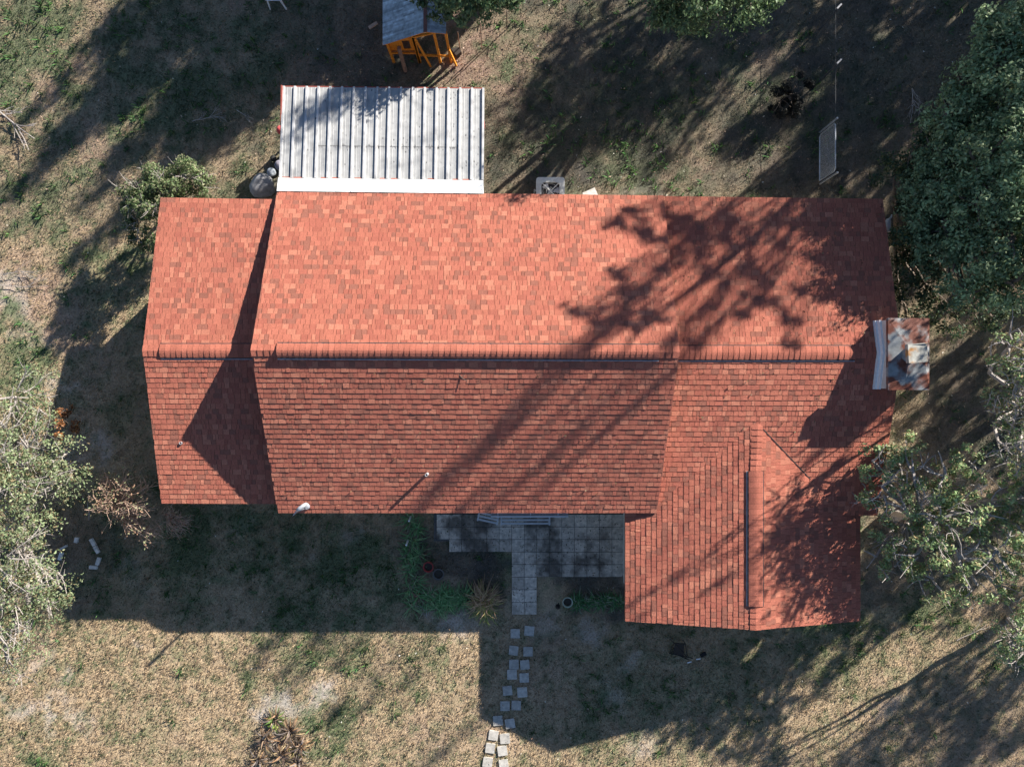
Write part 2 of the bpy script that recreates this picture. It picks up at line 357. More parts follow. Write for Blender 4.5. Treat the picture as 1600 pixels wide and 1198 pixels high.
# front wing: ridge runs north-south
yn = 0.4
fwL = [Vector((g0.x, yn-1.0, fE)), g0, gx, Vector((gx.x, -1.0, fR))]
fw_mb = MB()
fTop = Vector((gx.x+.05, P(1187, 662, fR).y, fR))
shingle_plane(fw_mb, Vector((g0.x, fTop.y, fE)), g0, gx, Vector((gx.x, fTop.y, fR)))
shingle_plane(fw_mb, g1, Vector((g1.x, fTop.y, fE)), Vector((gx.x, fTop.y, fR)), gx)
front = fw_mb.build('roof', M_sh, house)
f = MB(); slab(f, Vector((g0.x, -2.9, fE)), g0, gx, fTop); slab(f, g1, Vector((g1.x, -2.9, fE)), fTop, gx); f.build('fascia', M_fascia, front)

def body(x0, x1, y0, y1, he, hr, yr, along='x'):
    mb = MB(); he -= .16; hr -= .16
    if along == 'x': prof = [(y0, 0), (y1, 0), (y1, he), (yr, hr), (y0, he)]; pt = lambda a, p: (a, p[0], p[1])
    else: prof = [(y0, 0), (y1, 0), (y1, he), (yr, hr), (y0, he)]; pt = lambda a, p: (p[0], a, p[1])
    vs = [pt(x0, p) for p in prof]+[pt(x1, p) for p in prof]
    mb.mesh(vs, [(4, 3, 2, 1, 0), (5, 6, 7, 8, 9)]+[(i, (i+1) % 5, 5+(i+1) % 5, 5+i) for i in range(5)])
    return mb
o_ = .42
for (a, b, c, d, he, hr, yr, al) in ((mA.x+.25, mB.x-.15, mA.y+o_, mC.y-o_, hE, hR, mR0.y, 'x'), (lA.x+.45, mA.x+.5, lA.y+o_, lC.y-o_, lE, lR, lR0.y, 'x'),
                                 (mB.x-.5, rB.x-.35, rA.y+o_, rC.y-o_, rE, rR, rR0.y, 'x'), (g0.y+.35, rA.y+1.0, g0.x+.35, g1.x-.35, fE, fR, gx.x, 'y')):
    k = .16*0
    body(a, b, c, d, he+(hr-he)*.09, hr, yr, al).build('wall', M_wall, house)

def ridge_vent(A, B, parent, rise=.05, hw=.18, drop=.10):
    """raised shingle-over ridge vent from A to B"""
    A, B = Vector(A), Vector(B); L = (B-A).length; t = (B-A).normalized(); s = Vector((-t.y, t.x, 0)); up = Vector((0, 0, 1))
    base = MB(); q = []
    for p in (A, B): q.append([p+s*hw*1.13-up*(drop+.03), p+s*hw*1.13+up*(rise-drop-.006), p+up*(rise-.014), p-s*hw*1.13+up*(rise-drop-.006), p-s*hw*1.13-up*(drop+.03)])
    base.mesh(q[0]+q[1], [(0, 1, 6, 5), (1, 2, 7, 6), (2, 3, 8, 7), (3, 4, 9, 8), (0, 4, 3, 2, 1), (5, 6, 7, 8, 9)])
    o = base.build('ridge_vent', M_dark, parent)
    ed = MB()
    for sg in (-1,):
        a = A+s*(hw*1.13+.016)*sg+up*(rise-drop-.03); ed.box(((a+(B-A)/2)), (L, .022, .014), rz=math.atan2(t.y, t.x))
    ed.build('edge_strip', M_edge, o)
    cp = MB(); n = int(L/.142)
    for i in range(n):
        x1 = L*(i+.01)/n; x0 = L*(i+.98)/n; c = tuple((MID*.7+MID2*.3)*random.uniform(.84, 1.1)); th = .008*random.uniform(.6, 1.6)
        r = []
        for k, (x, dz) in enumerate(((x0, .001), (x1, th))):
            p = A+t*x; j = random.uniform(-.004, .004)
            row = [p+s*(hw+j)*math.sin(g)*1.0+up*(rise+dz-drop*(abs(math.sin(g))**1.6)) for g in (-1.5708, -.85, -.35, 0, .35, .85, 1.5708)]
            r.append(row)
        for m_ in range(6): cp.face([r[0][m_], r[0][m_+1], r[1][m_+1], r[1][m_]], c)
        for m_ in range(6): cp.face([r[1][m_], r[1][m_+1], r[1][m_+1]-up*th, r[1][m_]-up*th], tuple(BRN*.5))
    cp.build('ridge_cap', M_sh, o)
    return o
def ridge_caps(A, B, parent, name='ridge_cap', hw=.15, drop=.05):
    A, B = Vector(A), Vector(B); L = (B-A).length; t = (B-A).normalized(); s = Vector((-t.y, t.x, 0)); up = Vector((0, 0, 1)); cp = MB(); n = max(1, int(L/.142))
    for i in range(n):
        x1 = L*i/n; x0 = min(L, L*(i+1.08)/n); c = tuple((MID*.7+MID2*.3)*random.uniform(.84, 1.08)); th = .016
        r = [[A+t*x+s*hw*g+up*(.012+dz-drop*abs(g)) for g in (-1, -.4, 0, .4, 1)] for x, dz in ((x0, 0), (x1, th))]
        for m_ in range(4): cp.face([r[0][m_], r[0][m_+1], r[1][m_+1], r[1][m_]], c); cp.face([r[1][m_], r[1][m_+1], r[1][m_+1]-up*th, r[1][m_]-up*th], tuple(BRN*.5))
    cp.build(name, M_sh, parent)
def on(A, B, px):       # point of the ridge A-B seen at photo column px
    A, B = Vector(A), Vector(B); D = H-A.z; x = (px-800)/F*D; k = (x-A.x)/(B.x-A.x); return A+(B-A)*k
ridge_vent(on(lR0, lR1, 250), lR1+Vector((-.0, 0, 0)), lw, drop=.06)
ridge_caps(lR0, on(lR0, lR1, 250), lw, drop=.035)
ridge_vent(on(mR0, mR1, 433), on(mR0, mR1, 1030), main, rise=.07, drop=.085)
ridge_caps(mR0, on(mR0, mR1, 433), main, drop=.06); ridge_caps(on(mR0, mR1, 1030), mR1, main, drop=.06)
ridge_vent(Vector((mR1.x-.1, rR0.y, rR)), on(rR0, rR1, 1336), rw, drop=.05)
ridge_caps(on(rR0, rR1, 1336), rR1, rw, drop=.03)
def ony(px_y, zz): return Vector((gx.x, (599-px_y)/F*(H-zz), zz))
ridge_vent(ony(736, fR), ony(947, fR), front, drop=.045, hw=.19)
vx = lambda X: Vector((X, rR0.y-(rR-(fR-(X-gx.x)/(g1.x-gx.x)*(fR-fE)))*(rR0.y-rA.y)/(rR-rE), fR-(X-gx.x)/(g1.x-gx.x)*(fR-fE)+.014))
mb = MB(); mb.tube([vx(gx.x+.12), vx(gx.x+.6), vx(gx.x+1.1), vx(gx.x+1.6)], .011, 5); mb.build('valley_line', M_dark, front)
ridge_caps(gx, ony(947, fR), front, drop=.03); ridge_caps(ony(736, fR), fTop, front, drop=.03)
# small pipes that stick out of the roof planes
def roof_h(pu, pv, he, hr, ye, yr):
    z = he
    for _ in range(20):
        y = (599-pv)/F*(H-z); z = he+(hr-he)*(y-ye)/(yr-ye)
    return P(pu, pv, z)
def vent_pipe(u, v, he, hr, ye, yr, parent, hh=.22, lean=0):
    p = roof_h(u, v, he, hr, ye, yr); mb = MB(); r = .040; p = p-Vector((0, 0, .03))
    q = p+Vector((0, 0, hh)); n = 14; vs = []
    for z_, rr in ((0, r), (hh, r), (hh, r*.72), (.05, r*.72)):
        for k in range(n): t = 2*math.pi*k/n; vs.append((p.x+rr*math.cos(t), p.y+rr*math.sin(t), p.z+z_))
    mb.mesh(vs, [(i*n+k, i*n+(k+1) % n, (i+1)*n+(k+1) % n, (i+1)*n+k) for i in range(3) for k in range(n)])
    mb.build('vent_pipe', M_edge, parent)
vent_pipe(668, 740, hE, hR, mA.y, mR0.y, main, .27)
vent_pipe(283, 692, lE, lR, lA.y, lR0.y, lw, .07)
# fallen twigs on the shingles
tw = MB(); p = roof_h(722, 590, hE, hR, mA.y, mR0.y)
for a, l in ((2.3, .2), (.9, .12), (-.6, .16)): tw.tube([p+Vector((0, 0, .03)), p+Vector((l*math.cos(a), l*math.sin(a), .05-.0*l))], .008, 4)
tag(tw.build('twig', M_bark), 'short dark twig lying near the top of the red shingle slope', 'twig')
# electric service mast
sm = empty('service_mast', roof_h(478, 789, hE, hR, mA.y, mR0.y), 'pale metal service mast with a hooded weather head on the red roof', 'service mast')
p = Vector(sm.location); mb = MB(); mb.tube([p-Vector((0, 0, .4)), p+Vector((0, 0, .62))], .035, 10); mb.build('pole', M_steel, sm)
mb = MB(); mb.lathe(p-Vector((0, 0, .01)), [(.12, 0), (.09, .03), (.05, .07)], 16); mb.build('flashing', M_steel, sm)
mb = MB(); t_ = p+Vector((0, 0, .60)); mb.tube([t_, t_+Vector((0, 0, .09)), t_+Vector((.07, .05, .13)), t_+Vector((.16, .12, .08)), t_+Vector((.2, .15, 0))], [.038, .05, .06, .055, .035], 10)
mb.build('weather_head', M_steel, sm, True)
mb = MB()
for k in range(3): mb.tube([t_+Vector((.16, .12, .05)), t_+Vector((.1+.03*k, -.02, -.12)), t_+Vector((-.1, -.1+.04*k, -.2)), t_+Vector((-.3, -.25, -.42))], .009, 5)
mb.build('cable', M_edge, sm)

# metal patio roof joined to the back of the house
RUST = (.30, .08, .06); ALU = np.array((.42, .425, .42))
hM0, hM1 = 2.42, 2.62
q00, q10, q11, q01 = P(443, 136, hM0), P(756, 139, hM0), P(755, 287, hM1), P(437, 283, hM1)     # back-left, back-right, house-right, house-left
mb = MB(); nr = 17
Q = lambda s, t: (q00*(1-s)+q10*s)*(1-t)+(q01*(1-s)+q11*s)*t
n = 160
for i in range(nr):
    for j in range(12):
        s0, s1 = i/nr, (i+1)/nr; t0, t1 = j/12, (j+1)/12; sh = random.uniform(.93, 1.04)
        tilt = random.uniform(-.003, .003)
        mb.face([Q(s0, t0), Q(s1, t0), Q(s1, t1), Q(s0, t1)], tuple(ALU*(1 if i > 13 else .93)*(1.0 if j else .98)*(1+.02*((i*7) % 5-2))))
pat = mb.build('metal_roof', M_alu, house); pat['label'] = 'weathered white ribbed metal patio roof'
mb = MB()
for i in range(nr*3):      # shallow pressed stiffening lines
    if i % 3 == 0: continue
    s0 = i/(nr*3); a = Q(s0, 0.004); b = Q(s0, .996); d = Vector((.012, 0, 0)); u_ = Vector((0, 0, .007))
    mb.mesh([a-d, a+u_, a+d, b-d, b+u_, b+d], [(0, 1, 4, 3), (1, 2, 5, 4)], tuple(ALU*.97))
mb.build('stiffening_line', M_alu, pat)
for i in range(nr+1):
    mb = MB(); s0 = min(max(i/nr, .003), .997); a = Q(s0, -.004); b = Q(s0, .965); u_ = Vector((0, 0, 1)); wd = .032
    mb.mesh([a-Vector((wd, 0, 0)), a+Vector((-wd*.8, 0, .05)), a+Vector((wd*.8, 0, .05)), a+Vector((wd, 0, 0)), b-Vector((wd, 0, 0)), b+Vector((-wd*.8, 0, .05)), b+Vector((wd*.8, 0, .05)), b+Vector((wd, 0, 0))],
            [(0, 1, 5, 4), (1, 2, 6, 5), (2, 3, 7, 6), (0, 3, 2, 1), (4, 5, 6, 7)], (.52, .52, .52)); mb.build('rib', M_alu, pat)
for i in range(3, 15):
    mb = MB()   # lap seam with dirt
    s0 = (i+.12)/nr; s1 = (i+.90)/nr; a = Q(s0, .625); b = Q(s1, .625); u_ = Vector((0, .012, .006))
    mb.mesh([a+Vector((0, 0, .005)), b+Vector((0, 0, .005)), b+u_, a+u_], [(0, 1, 2, 3)], (.13, .13, .13)); mb.build('lap_seam', M_attr, pat); mb = MB()
    for _ in range(5):
        c = Q(random.uniform(s0, s1), .625); l = random.uniform(.03, .22)*random.choice((1, 1, -.5)); ww = random.uniform(.008, .03)
        mb.mesh([c+Vector((-ww, 0, .0045)), c+Vector((ww, 0, .0045)), c+Vector((0, -l, .0045))], [(0, 1, 2)], (.22, .22, .22))
    mb.build('stain', M_attr, pat)
mb = MB()
for i in range(420):
    s_ = random.uniform(.0, 1); t_ = random.uniform(0, .9); 
    if (s_*nr) % 1 < .15 or (s_*nr) % 1 > .85: continue
    if random.random() > (.3+.7*(s_ > .6)): continue
    c = Q(s_, t_); l = random.uniform(.1, .7); ww = random.uniform(.006, .02); g = random.uniform(.16, .33)
    mb.mesh([c+Vector((-ww, 0, .0035)), c+Vector((ww, 0, .0035)), c+Vector((ww*.4, -l, .0035)), c+Vector((-ww*.4, -l, .0035))], [(0, 1, 2, 3)], (g, g, g))
tag(mb.build('stain', M_attr, pat), kind='stuff')
mb = MB()
a, b, c, d = Q(-.003, .975), Q(1.0, .975), P(756, 303, 2.70), P(433, 299, 2.70)
aa = [v+Vector((0, 0, .075)) for v in (a, b)]
for k in range(14):
    s0, s1 = k/14, (k+1)/14
    mb.face([aa[0].lerp(aa[1], s0)+Vector((0, random.uniform(-.006, .006), 0)), aa[0].lerp(aa[1], s1), c.lerp(d, 1-s1)+Vector((0, 0, .03)), c.lerp(d, 1-s0)+Vector((0, 0, .03+random.uniform(0, .012)))], (.86, .88, .87))
mb.face([aa[0], aa[1], b, a], (.5, .5, .5))
mb.build('flashing', M_attr, pat)
mb = MB()    # old red paint showing along the joint, the left side and the back edge
mb.box(((q00+q01)/2+Vector((-.02, 0, -.05))), (.035, (q00-q01).length, .12), rz=math.atan2((q00-q01).y, (q00-q01).x)-math.pi/2, col=RUST)
mb.box(((q00+q10)/2+Vector((0, .02, -.055))), ((q10-q00).length, .03, .10), rz=math.atan2((q10-q00).y, (q10-q00).x), col=RUST)
for i in (0, 1, 3, 4, 6, 8, 9, 12, 14, 15):
    s0 = (i+random.uniform(.1, .4))/nr; mb.box(Q(s0+.4/nr, .967)+Vector((0, 0, .012)), (random.uniform(.12, .3), .05, .02), col=(.40, .11, .06))
mb.build('red_trim', M_attr, pat)
for s_ in (.02, .35, .68, .98): mb = MB(); a = Q(s_, .03); mb.box((a.x, a.y-.1, (a.z-.1)/2), (.09, .09, a.z-.1), col=(.5, .09, .08)); mb.build('post', M_attr, pat)
mb = MB(); a = Q(0, 1); b = Q(1, 0); mb.prism([(a.x+.2, a.y-.9), (b.x-.1, a.y-.9), (b.x-.1, b.y-.3), (a.x+.2, b.y-.3)], -.05, .035, (.33, .32, .30)); tag(mb.build('patio_slab', M_conc), kind='structure')

# chimney
M_cap = mat('rusted_cap', (.24, .255, .26), rough=.6, noise=.25, nscale=7, spec=.3, tint2=(.16, .055, .035), t2scale=2.2, t2lo=.43, t2hi=.54)
M_cap2 = mat('rusted_flue', (.33, .33, .30), rough=.6, noise=.3, nscale=10, tint2=(.33, .17, .06), t2scale=4, t2lo=.5, t2hi=.65)
M_siding = mat('grey_siding', (.62, .57, .52), rough=.7, noise=.1, nscale=8)
zc = 4.02; cx0 = P(1390, 500, zc).x; cx1 = P(1450, 500, zc).x; cy1 = P(1390, 499, zc).y; cy0 = P(1390, 607, zc).y
mb = MB(); mb.prism([(cx0, cy0), (cx1-.02, cy0), (cx1-.02, cy1), (cx0, cy1)], 0, zc-.03); ch = mb.build('chimney', M_siding, house); ch['label'] = 'grey sided chimney box with a rusty metal top'
def rz_(y): return rR-(rR-rE)*abs(y-rR0.y)/abs(rA.y-rR0.y)
mb = MB()    # base flashing and trim boards that follow the roof slope
for off, hh, o2 in ((.05, .11, .085), (.14, .25, .045)):
    for ya, yb in ((cy0-.02, rR0.y), (rR0.y, cy1+.02)):
        za, zb = rz_(ya), rz_(yb); x = cx0-o2
        mb.mesh([(x, ya, za+.0), (x, yb, zb+.0), (x, yb, zb+hh), (x, ya, za+hh), (cx0, ya, za), (cx0, yb, zb), (cx0, yb, zb+hh+.01), (cx0, ya, za+hh+.01)], [(0, 1, 2, 3), (3, 2, 6, 7), (0, 3, 7, 4), (1, 5, 6, 2)])
mb.build('trim', M_white, ch)
mb = MB(); N_ = 8; cxm = (cx0+cx1)/2; cym = (cy0+cy1)/2
e = .035
ring0 = [(cx0-e, cy0-e), (cx1+e, cy0-e), (cx1+e, cy1+e), (cx0-e, cy1+e)]; fl = P(1432, 553, zc+.1)
ring1 = [(fl.x-.24, fl.y-.25), (fl.x+.24, fl.y-.25), (fl.x+.24, fl.y+.22), (fl.x-.24, fl.y+.22)]
vs = [(x, y, zc-.10) for x, y in ring0]+[(x, y, zc) for x, y in ring0]+[(x, y, zc+.075) for x, y in ring1]
mb.mesh(vs, [(0, 1, 5, 4), (1, 2, 6, 5), (2, 3, 7, 6), (3, 0, 4, 7), (4, 5, 9, 8), (5, 6, 10, 9), (6, 7, 11, 10), (7, 4, 8, 11), (8, 9, 10, 11)])
mb.build('chimney_cap', M_cap, ch)
mb = MB(); mb.lathe((fl.x-.17, fl.y-.02, zc+.02), [(.19, 0), (.19, .26), (.15, .26), (.15, .1)], 20); mb.build('flue', mat('blue_grey_flue', (.17, .19, .21), rough=.5), ch)
mb = MB(); c = P(1434, 552, zc+.33); mb.box((c.x, c.y, zc+.32), (.53, .46, .02), rz=.07, tilt=.10); mb.box((c.x-.255, c.y-.015, zc+.32), (.02, .46, .13), rz=.07); mb.box((c.x, c.y+.235, zc+.31), (.52, .02, .07), rz=.07)
mb.build('flue_hood', M_cap2, ch)

# front: porch glazing frame under the eave and the white slatted benches
fz = 1.9; a = P(767, 806.5, 2.3); b = P(888, 806.5, 2.3)
pw = empty('bay_window', ((a.x+b.x)/2, a.y, .9), 'long white window frame just showing below the front eave', 'window')
mb = MB(); mb.box(((a.x+b.x)/2, a.y, 2.3), (b.x-a.x, .035, .05)); 
for u in (778, 829, 872): p = P(u, 804, 2.3); mb.box((p.x, p.y-.01, 2.29), (.03, .14, .04))
mb.build('frame', M_white, pw)
mb = MB(); mb.box(((a.x+b.x)/2, a.y+.16, 2.24), (b.x-a.x, .30, .03)); mb.build('top_panel', M_edge, pw)
mb = MB(); mb.box(((a.x+b.x)/2, a.y+.05, 1.55), (b.x-a.x-.1, .02, 1.3)); mb.build('pane', M_glass, pw)
M_bench = mat('white_bench_paint', (.60, .62, .64), rough=.5, noise=.1)
def bench(p0, p1, label, zs=.45):
    d = (p1-p0); L = math.hypot(d.x, d.y); an = math.atan2(d.y, d.x); c = (p0+p1)/2; n_ = Vector((-math.sin(an), math.cos(an), 0))
    r = empty('slatted_bench', (c.x, c.y, 0), label, 'bench', 'white slatted benches under the front eave')
    mb = MB()
    for k in range(4): q = c+n_*(.02+.105*k); mb.box((q.x, q.y, zs), (L, .055, .03), rz=an)
    mb.build('seat', M_bench, r)
    for sx in (-1, 1):
        mb = MB(); q = c+Vector((math.cos(an), math.sin(an), 0))*(L/2-.03)*sx+n_*.18
        mb.box((q.x, q.y, zs), (.045, .42, .035), rz=an)
        for k in (-.16, .16): w_ = q+n_*k; mb.box((w_.x, w_.y, zs/2-.02), (.045, .045, zs-.03), rz=an)
        mb.build('leg_frame', M_bench, r)
bench(P(782, 818.5, .45), P(860, 818.5, .45), 'straight white slatted bench on the patio pavers under the eave')
bench(P(745, 811.5, .45), P(778, 818.5, .45), 'short white slatted bench set at an angle at the left end of the straight one')
# corner gutter pipe on the right end of the roof
gp = empty('bent_fixture', P(1387, 358, 2.0), 'small white bottle-shaped fixture with a bent spout past the right roof end', 'fixture')
p = P(1387, 363, 2.0); mb = MB(); mb.tube([p, p+Vector((0, .03, .0)), p+Vector((-.02, .30, .05)), p+Vector((0, .36, .05))], [.055, .085, .085, .05], 12); mb.build('body', M_white, gp, True)
mb = MB(); mb.tube([p+Vector((0, .34, .05)), p+Vector((.07, .42, .06)), p+Vector((.085, .48, .06))], [.035, .026, .022], 8); mb.build('spout', M_white, gp, True)
mb = MB(); mb.tube([p+Vector((-.05, .15, .0)), p+Vector((-.6, .15, 0))], .02, 6); mb.build('bracket', M_steel, gp)

# air conditioner and slab behind the house
p = P(860, 299, .78); ac = empty('air_conditioner', (p.x, p.y, 0), 'grey outdoor air conditioner with round fan grille half hidden behind the back eave', 'air conditioner')
def rrect(cx, cy, a, b, r, n=5):
    o = []
    for sx, sy, t0 in ((1, 1, 0), (-1, 1, 90), (-1, -1, 180), (1, -1, 270)):
        for k in range(n): t = math.radians(t0+90*k/(n-1)); o.append((cx+sx*(a-r)+r*math.cos(t), cy+sy*(b-r)+r*math.sin(t)))
    return o
M_ac = mat('beige_grey_metal', (.70, .71, .67), rough=.5, noise=.12)
mb = MB(); mb.prism(rrect(p.x, p.y, .41, .41, .07), .06, .70); mb.build('cabinet', mat('louvred_side', (.30, .31, .30), rough=.6), ac)
mb = MB(); out = rrect(p.x, p.y, .43, .43, .09, 9); n = len(out); R = .345
inn = []
for (x, y) in out: t = math.atan2(y-p.y, x-p.x); inn.append((p.x+R*math.cos(t), p.y+R*math.sin(t)))
vs = [(x, y, .70) for x, y in out]+[(x, y, .765) for x, y in out]+[(x, y, .78) for x, y in inn]+[(x, y, .72) for x, y in inn]
mb.mesh(vs, [(i+k*n, (i+1) % n+k*n, (i+1) % n+(k+1)*n, i+(k+1)*n) for k in range(3) for i in range(n)]); mb.build('top_frame', M_ac, ac)
mb = MB(); mb.prism([(p.x+.35*math.cos(t*.2618), p.y+.35*math.sin(t*.2618)) for t in range(24)], .701, .705); mb.build('well', M_dark, ac)
mb = MB(); mb.lathe((p.x, p.y, .715), [(.08, 0), (.08, .05)], 16)
for k in range(3):
    t = k*2.094+1.9; c_, s_ = math.cos(t), math.sin(t); c2, s2 = math.cos(t+.75), math.sin(t+.75)
    mb.mesh([(p.x+.07*c_, p.y+.07*s_, .75), (p.x+.30*c_, p.y+.30*s_, .758), (p.x+.29*c2, p.y+.29*s2, .727), (p.x+.08*c2, p.y+.08*s2, .725)], [(0, 1, 2, 3)])
mb.build('fan', M_edge, ac)
mb = MB()
for k in range(4): t = math.radians(45+90*k); mb.tube([(p.x, p.y, .785), (p.x+.36*math.cos(t), p.y+.36*math.sin(t), .775)], .013, 6)
for rr in (.12, .23, .33): mb.tube([(p.x+rr*math.cos(t*.3142), p.y+rr*math.sin(t*.3142), .782) for t in range(21)], .0035, 4, caps=False)
mb.build('grille', M_ac, ac)
mb = MB(); mb.tube([(p.x-.47, p.y+.1, 0), (p.x-.47, p.y+.1, .6)], .02, 6); mb.tube([(p.x-.47, p.y+.1, .58), (p.x-.4, p.y+.05, .58)], .02, 6); mb.build('conduit', M_white, ac)
c = P(923, 305, .1); mb = MB(); mb.box((c.x, c.y, .05), (.42, .34, .10), rz=.42, col=(.55, .52, .48)); mb.box((c.x+.02, c.y, .115), (.30, .20, .03), rz=.42, col=(.6, .56, .53))
tag(mb.build('concrete_block', M_conc), 'small pale concrete block poking out behind the back eave right of the air conditioner', 'block')

# ------------------------------------------------------------------ patio of square pavers, stepping stones, brick ring
def paver_col(x, y):
    c = np.array((.80, .70, .58))*random.uniform(.85, 1.1)
    gr = float(fbm(np.array([x]), np.array([y]), .9, 5)[0]); c = c*(1-.4*max(0, min(1, (gr-.52)*4.5)))
    return tuple(c)
mb = MB(); st = 19.55; row = 0; v = 803.0-0*st
while v < 956:
    u = 780-6*st
    while u < 985:
        c = P(u+st/2, v+st/2, 0)
        inside = (v < 850 and u > 670) or (v < 900 and u >= 838 and u > 790) or (796 <= u+st/2 <= 840)
        if u < 790 and v > 842-8 : inside = (u+st/2 >= 796) or (v < 850 and u > 700)
        if u > 838 and v > 895: inside = False
        if u < 678: inside = False
        if inside:
            g = (st-.65)/50/2; m_ = 9
            base = np.array(paver_col(c.x, c.y))*random.uniform(.8, .95); zt = random.uniform(.020, .030)
            for i in range(m_):
                for j in range(m_):
                    xa = c.x-g+2*g*i/m_; xb = c.x-g+2*g*(i+1)/m_; ya = c.y-g+2*g*j/m_; yb = c.y-g+2*g*(j+1)/m_
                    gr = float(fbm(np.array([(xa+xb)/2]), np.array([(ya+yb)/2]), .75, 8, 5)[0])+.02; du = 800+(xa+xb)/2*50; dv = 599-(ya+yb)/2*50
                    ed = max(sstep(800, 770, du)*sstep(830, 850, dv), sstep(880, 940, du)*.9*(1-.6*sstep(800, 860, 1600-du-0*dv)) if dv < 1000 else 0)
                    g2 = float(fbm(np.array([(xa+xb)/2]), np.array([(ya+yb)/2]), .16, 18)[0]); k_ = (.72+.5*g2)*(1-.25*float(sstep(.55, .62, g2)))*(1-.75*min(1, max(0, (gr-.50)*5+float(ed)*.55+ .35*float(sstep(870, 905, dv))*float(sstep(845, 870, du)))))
                    mb.face([(xa, ya, zt), (xb, ya, zt), (xb, yb, zt), (xa, yb, zt)], tuple(base*k_))
            x0_, x1_, y0_, y1_ = c.x-g, c.x+g, c.y-g, c.y+g
            mb.mesh([(x0_, y0_, 0), (x1_, y0_, 0), (x1_, y1_, 0), (x0_, y1_, 0), (x0_, y0_, zt), (x1_, y0_, zt), (x1_, y1_, zt), (x0_, y1_, zt)], [(0, 1, 5, 4), (1, 2, 6, 5), (2, 3, 7, 6), (3, 0, 4, 7)], (.08, .08, .08))
        u += st
    v += st
tag(mb.build('patio', M_conc), kind='structure')
mb = MB(); a = P(678, 800, 0); b = P(982, 845, 0); mb.prism([(a.x, b.y-.0), (b.x, b.y), (b.x, a.y), (a.x, a.y)], -.06, .006, (.13, .125, .12)); a = P(800, 846, 0); b = P(837, 955, 0)
mb.prism([(a.x, b.y), (b.x, b.y), (b.x, a.y), (a.x, a.y)], -.06, .004, (.13, .125, .12)); a = P(842, 846, 0); b = P(982, 896, 0); mb.prism([(a.x, b.y), (b.x, b.y), (b.x, a.y), (a.x, a.y)], -.06, .003, (.13, .125, .12))
tag(mb.build('patio_bed_joint', M_conc), kind='structure')
pr = np.random.default_rng(77); n_ = 900; A_ = P(680, 958, 0); B_ = P(976, 802, 0); X_ = pr.uniform(A_.x, B_.x, n_); Y_ = pr.uniform(A_.y, B_.y, n_)
V, Fc, C = leafquads(np.stack([X_, Y_, np.full(n_, .04)], -1), np.array([0, 0, 1.]), .3, (.02, .07), [(.05, .045, .04), (.10, .08, .06), (.20, .17, .12), (.06, .09, .04)], pr)
tag(npmesh('paving_debris', V, Fc, C, M_leaf), 'dark dead leaves and dirt crumbs on the patio pavers', 'debris', kind='stuff')
STONES = [[(805, 989), (827, 985)], [(802.5, 1015.5), (825, 1017)], [(803, 1037), (820, 1037.5)], [(800, 1053), (819, 1058)], [(793, 1078), (816, 1080.5)], [(789, 1102), (806.5, 1101)],
          [(778, 1125), (797, 1129.5)], [(771, 1148), (789, 1153)], [(766, 1168), (785, 1172)], [(762, 1190), (787, 1193)]]
ORD = ['first', 'second', 'third', 'fourth', 'fifth', 'sixth', 'seventh', 'eighth', 'ninth', 'tenth']
for i, pr in enumerate(STONES):
    for j, (u, v) in enumerate(pr):
        c = P(u, v, 0); mb = MB(); k = random.uniform(.88, 1.1); s_ = .148*random.uniform(.95, 1.05); rz = random.uniform(-.16, .16); ca, sa = math.cos(rz), math.sin(rz)
        pts = []
        for a, b in rrect(0, 0, s_, s_, .012, 2): pts.append((c.x+a*ca-b*sa, c.y+a*sa+b*ca))
        mb.prism(pts, -.05, .022+.004*(i % 3)+.002*j, (.46*k, .44*k, .40*k)); tag(mb.build('stepping_stone', M_conc), f'{"left" if j == 0 else "right"} square stepping stone of the {ORD[i]} pair below the patio', 'stepping stone', 'stepping stones leading from the patio across the lawn')
BR = [(120.5, 843, 1.35, 'small pale brick at the top of the broken ring'), (100.5, 854.5, .52, 'thin pale brick lying askew at the upper left of the ring'), (96, 868, 1.3, 'dim brick at the left of the ring beside the leaves'),
      (146, 846.5, -1.05, 'upper of two pale bricks laid end to end on the right of the ring'), (152, 858, -1.05, 'lower of two pale bricks laid end to end on the right of the ring'), (154.5, 876, 1.25, 'pale brick at the lower right of the ring'), (147, 885.5, -.06, 'pale brick lying flat at the bottom of the ring')]
for u, v, rz, lb in BR:
    c = P(u, v, 0); mb = MB(); th = .06 if 'thin' in lb else .10; L_ = .16 if 'small' in lb else .24; mb.box((c.x, c.y, .03), (L_, th, .08), rz=rz, col=tuple(np.array((.66, .63, .58))*random.uniform(.85, 1.1)))
    tag(mb.build('brick', M_conc), lb, 'brick', 'bricks set in a broken ring on the ground')

# pots
def pot(u, v, r, hh, col, label, tilt=0, name='plant_pot'):
    c = P(u, v, hh); e_ = empty(name, (c.x, c.y, 0), label, 'pot'); mb = MB()
    mb.lathe((c.x, c.y, 0), [(r*.7, 0), (r*.95, hh*.85), (r*1.05, hh*.85), (r*1.05, hh), (r*.86, hh), (r*.82, hh*.7)], 24, col); mb.build('pot', M_attr, e_)
    mb = MB(); mb.prism([(c.x+r*.83*math.cos(t*.5236), c.y+r*.83*math.sin(t*.5236)) for t in range(12)], hh*.6, hh*.72, (.06, .05, .04)); mb.build('soil', M_attr, e_)
pot(669, 886, .155, .28, (.36, .055, .05), 'red plastic plant pot standing among the strappy plants left of the patio')
pot(685, 897, .165, .22, (.12, .115, .11), 'dull grey plant pot beside the red pot')
pot(887, 941, .155, .25, (.42, .46, .36), 'pale green rimmed pot in the bed at the right of the path')

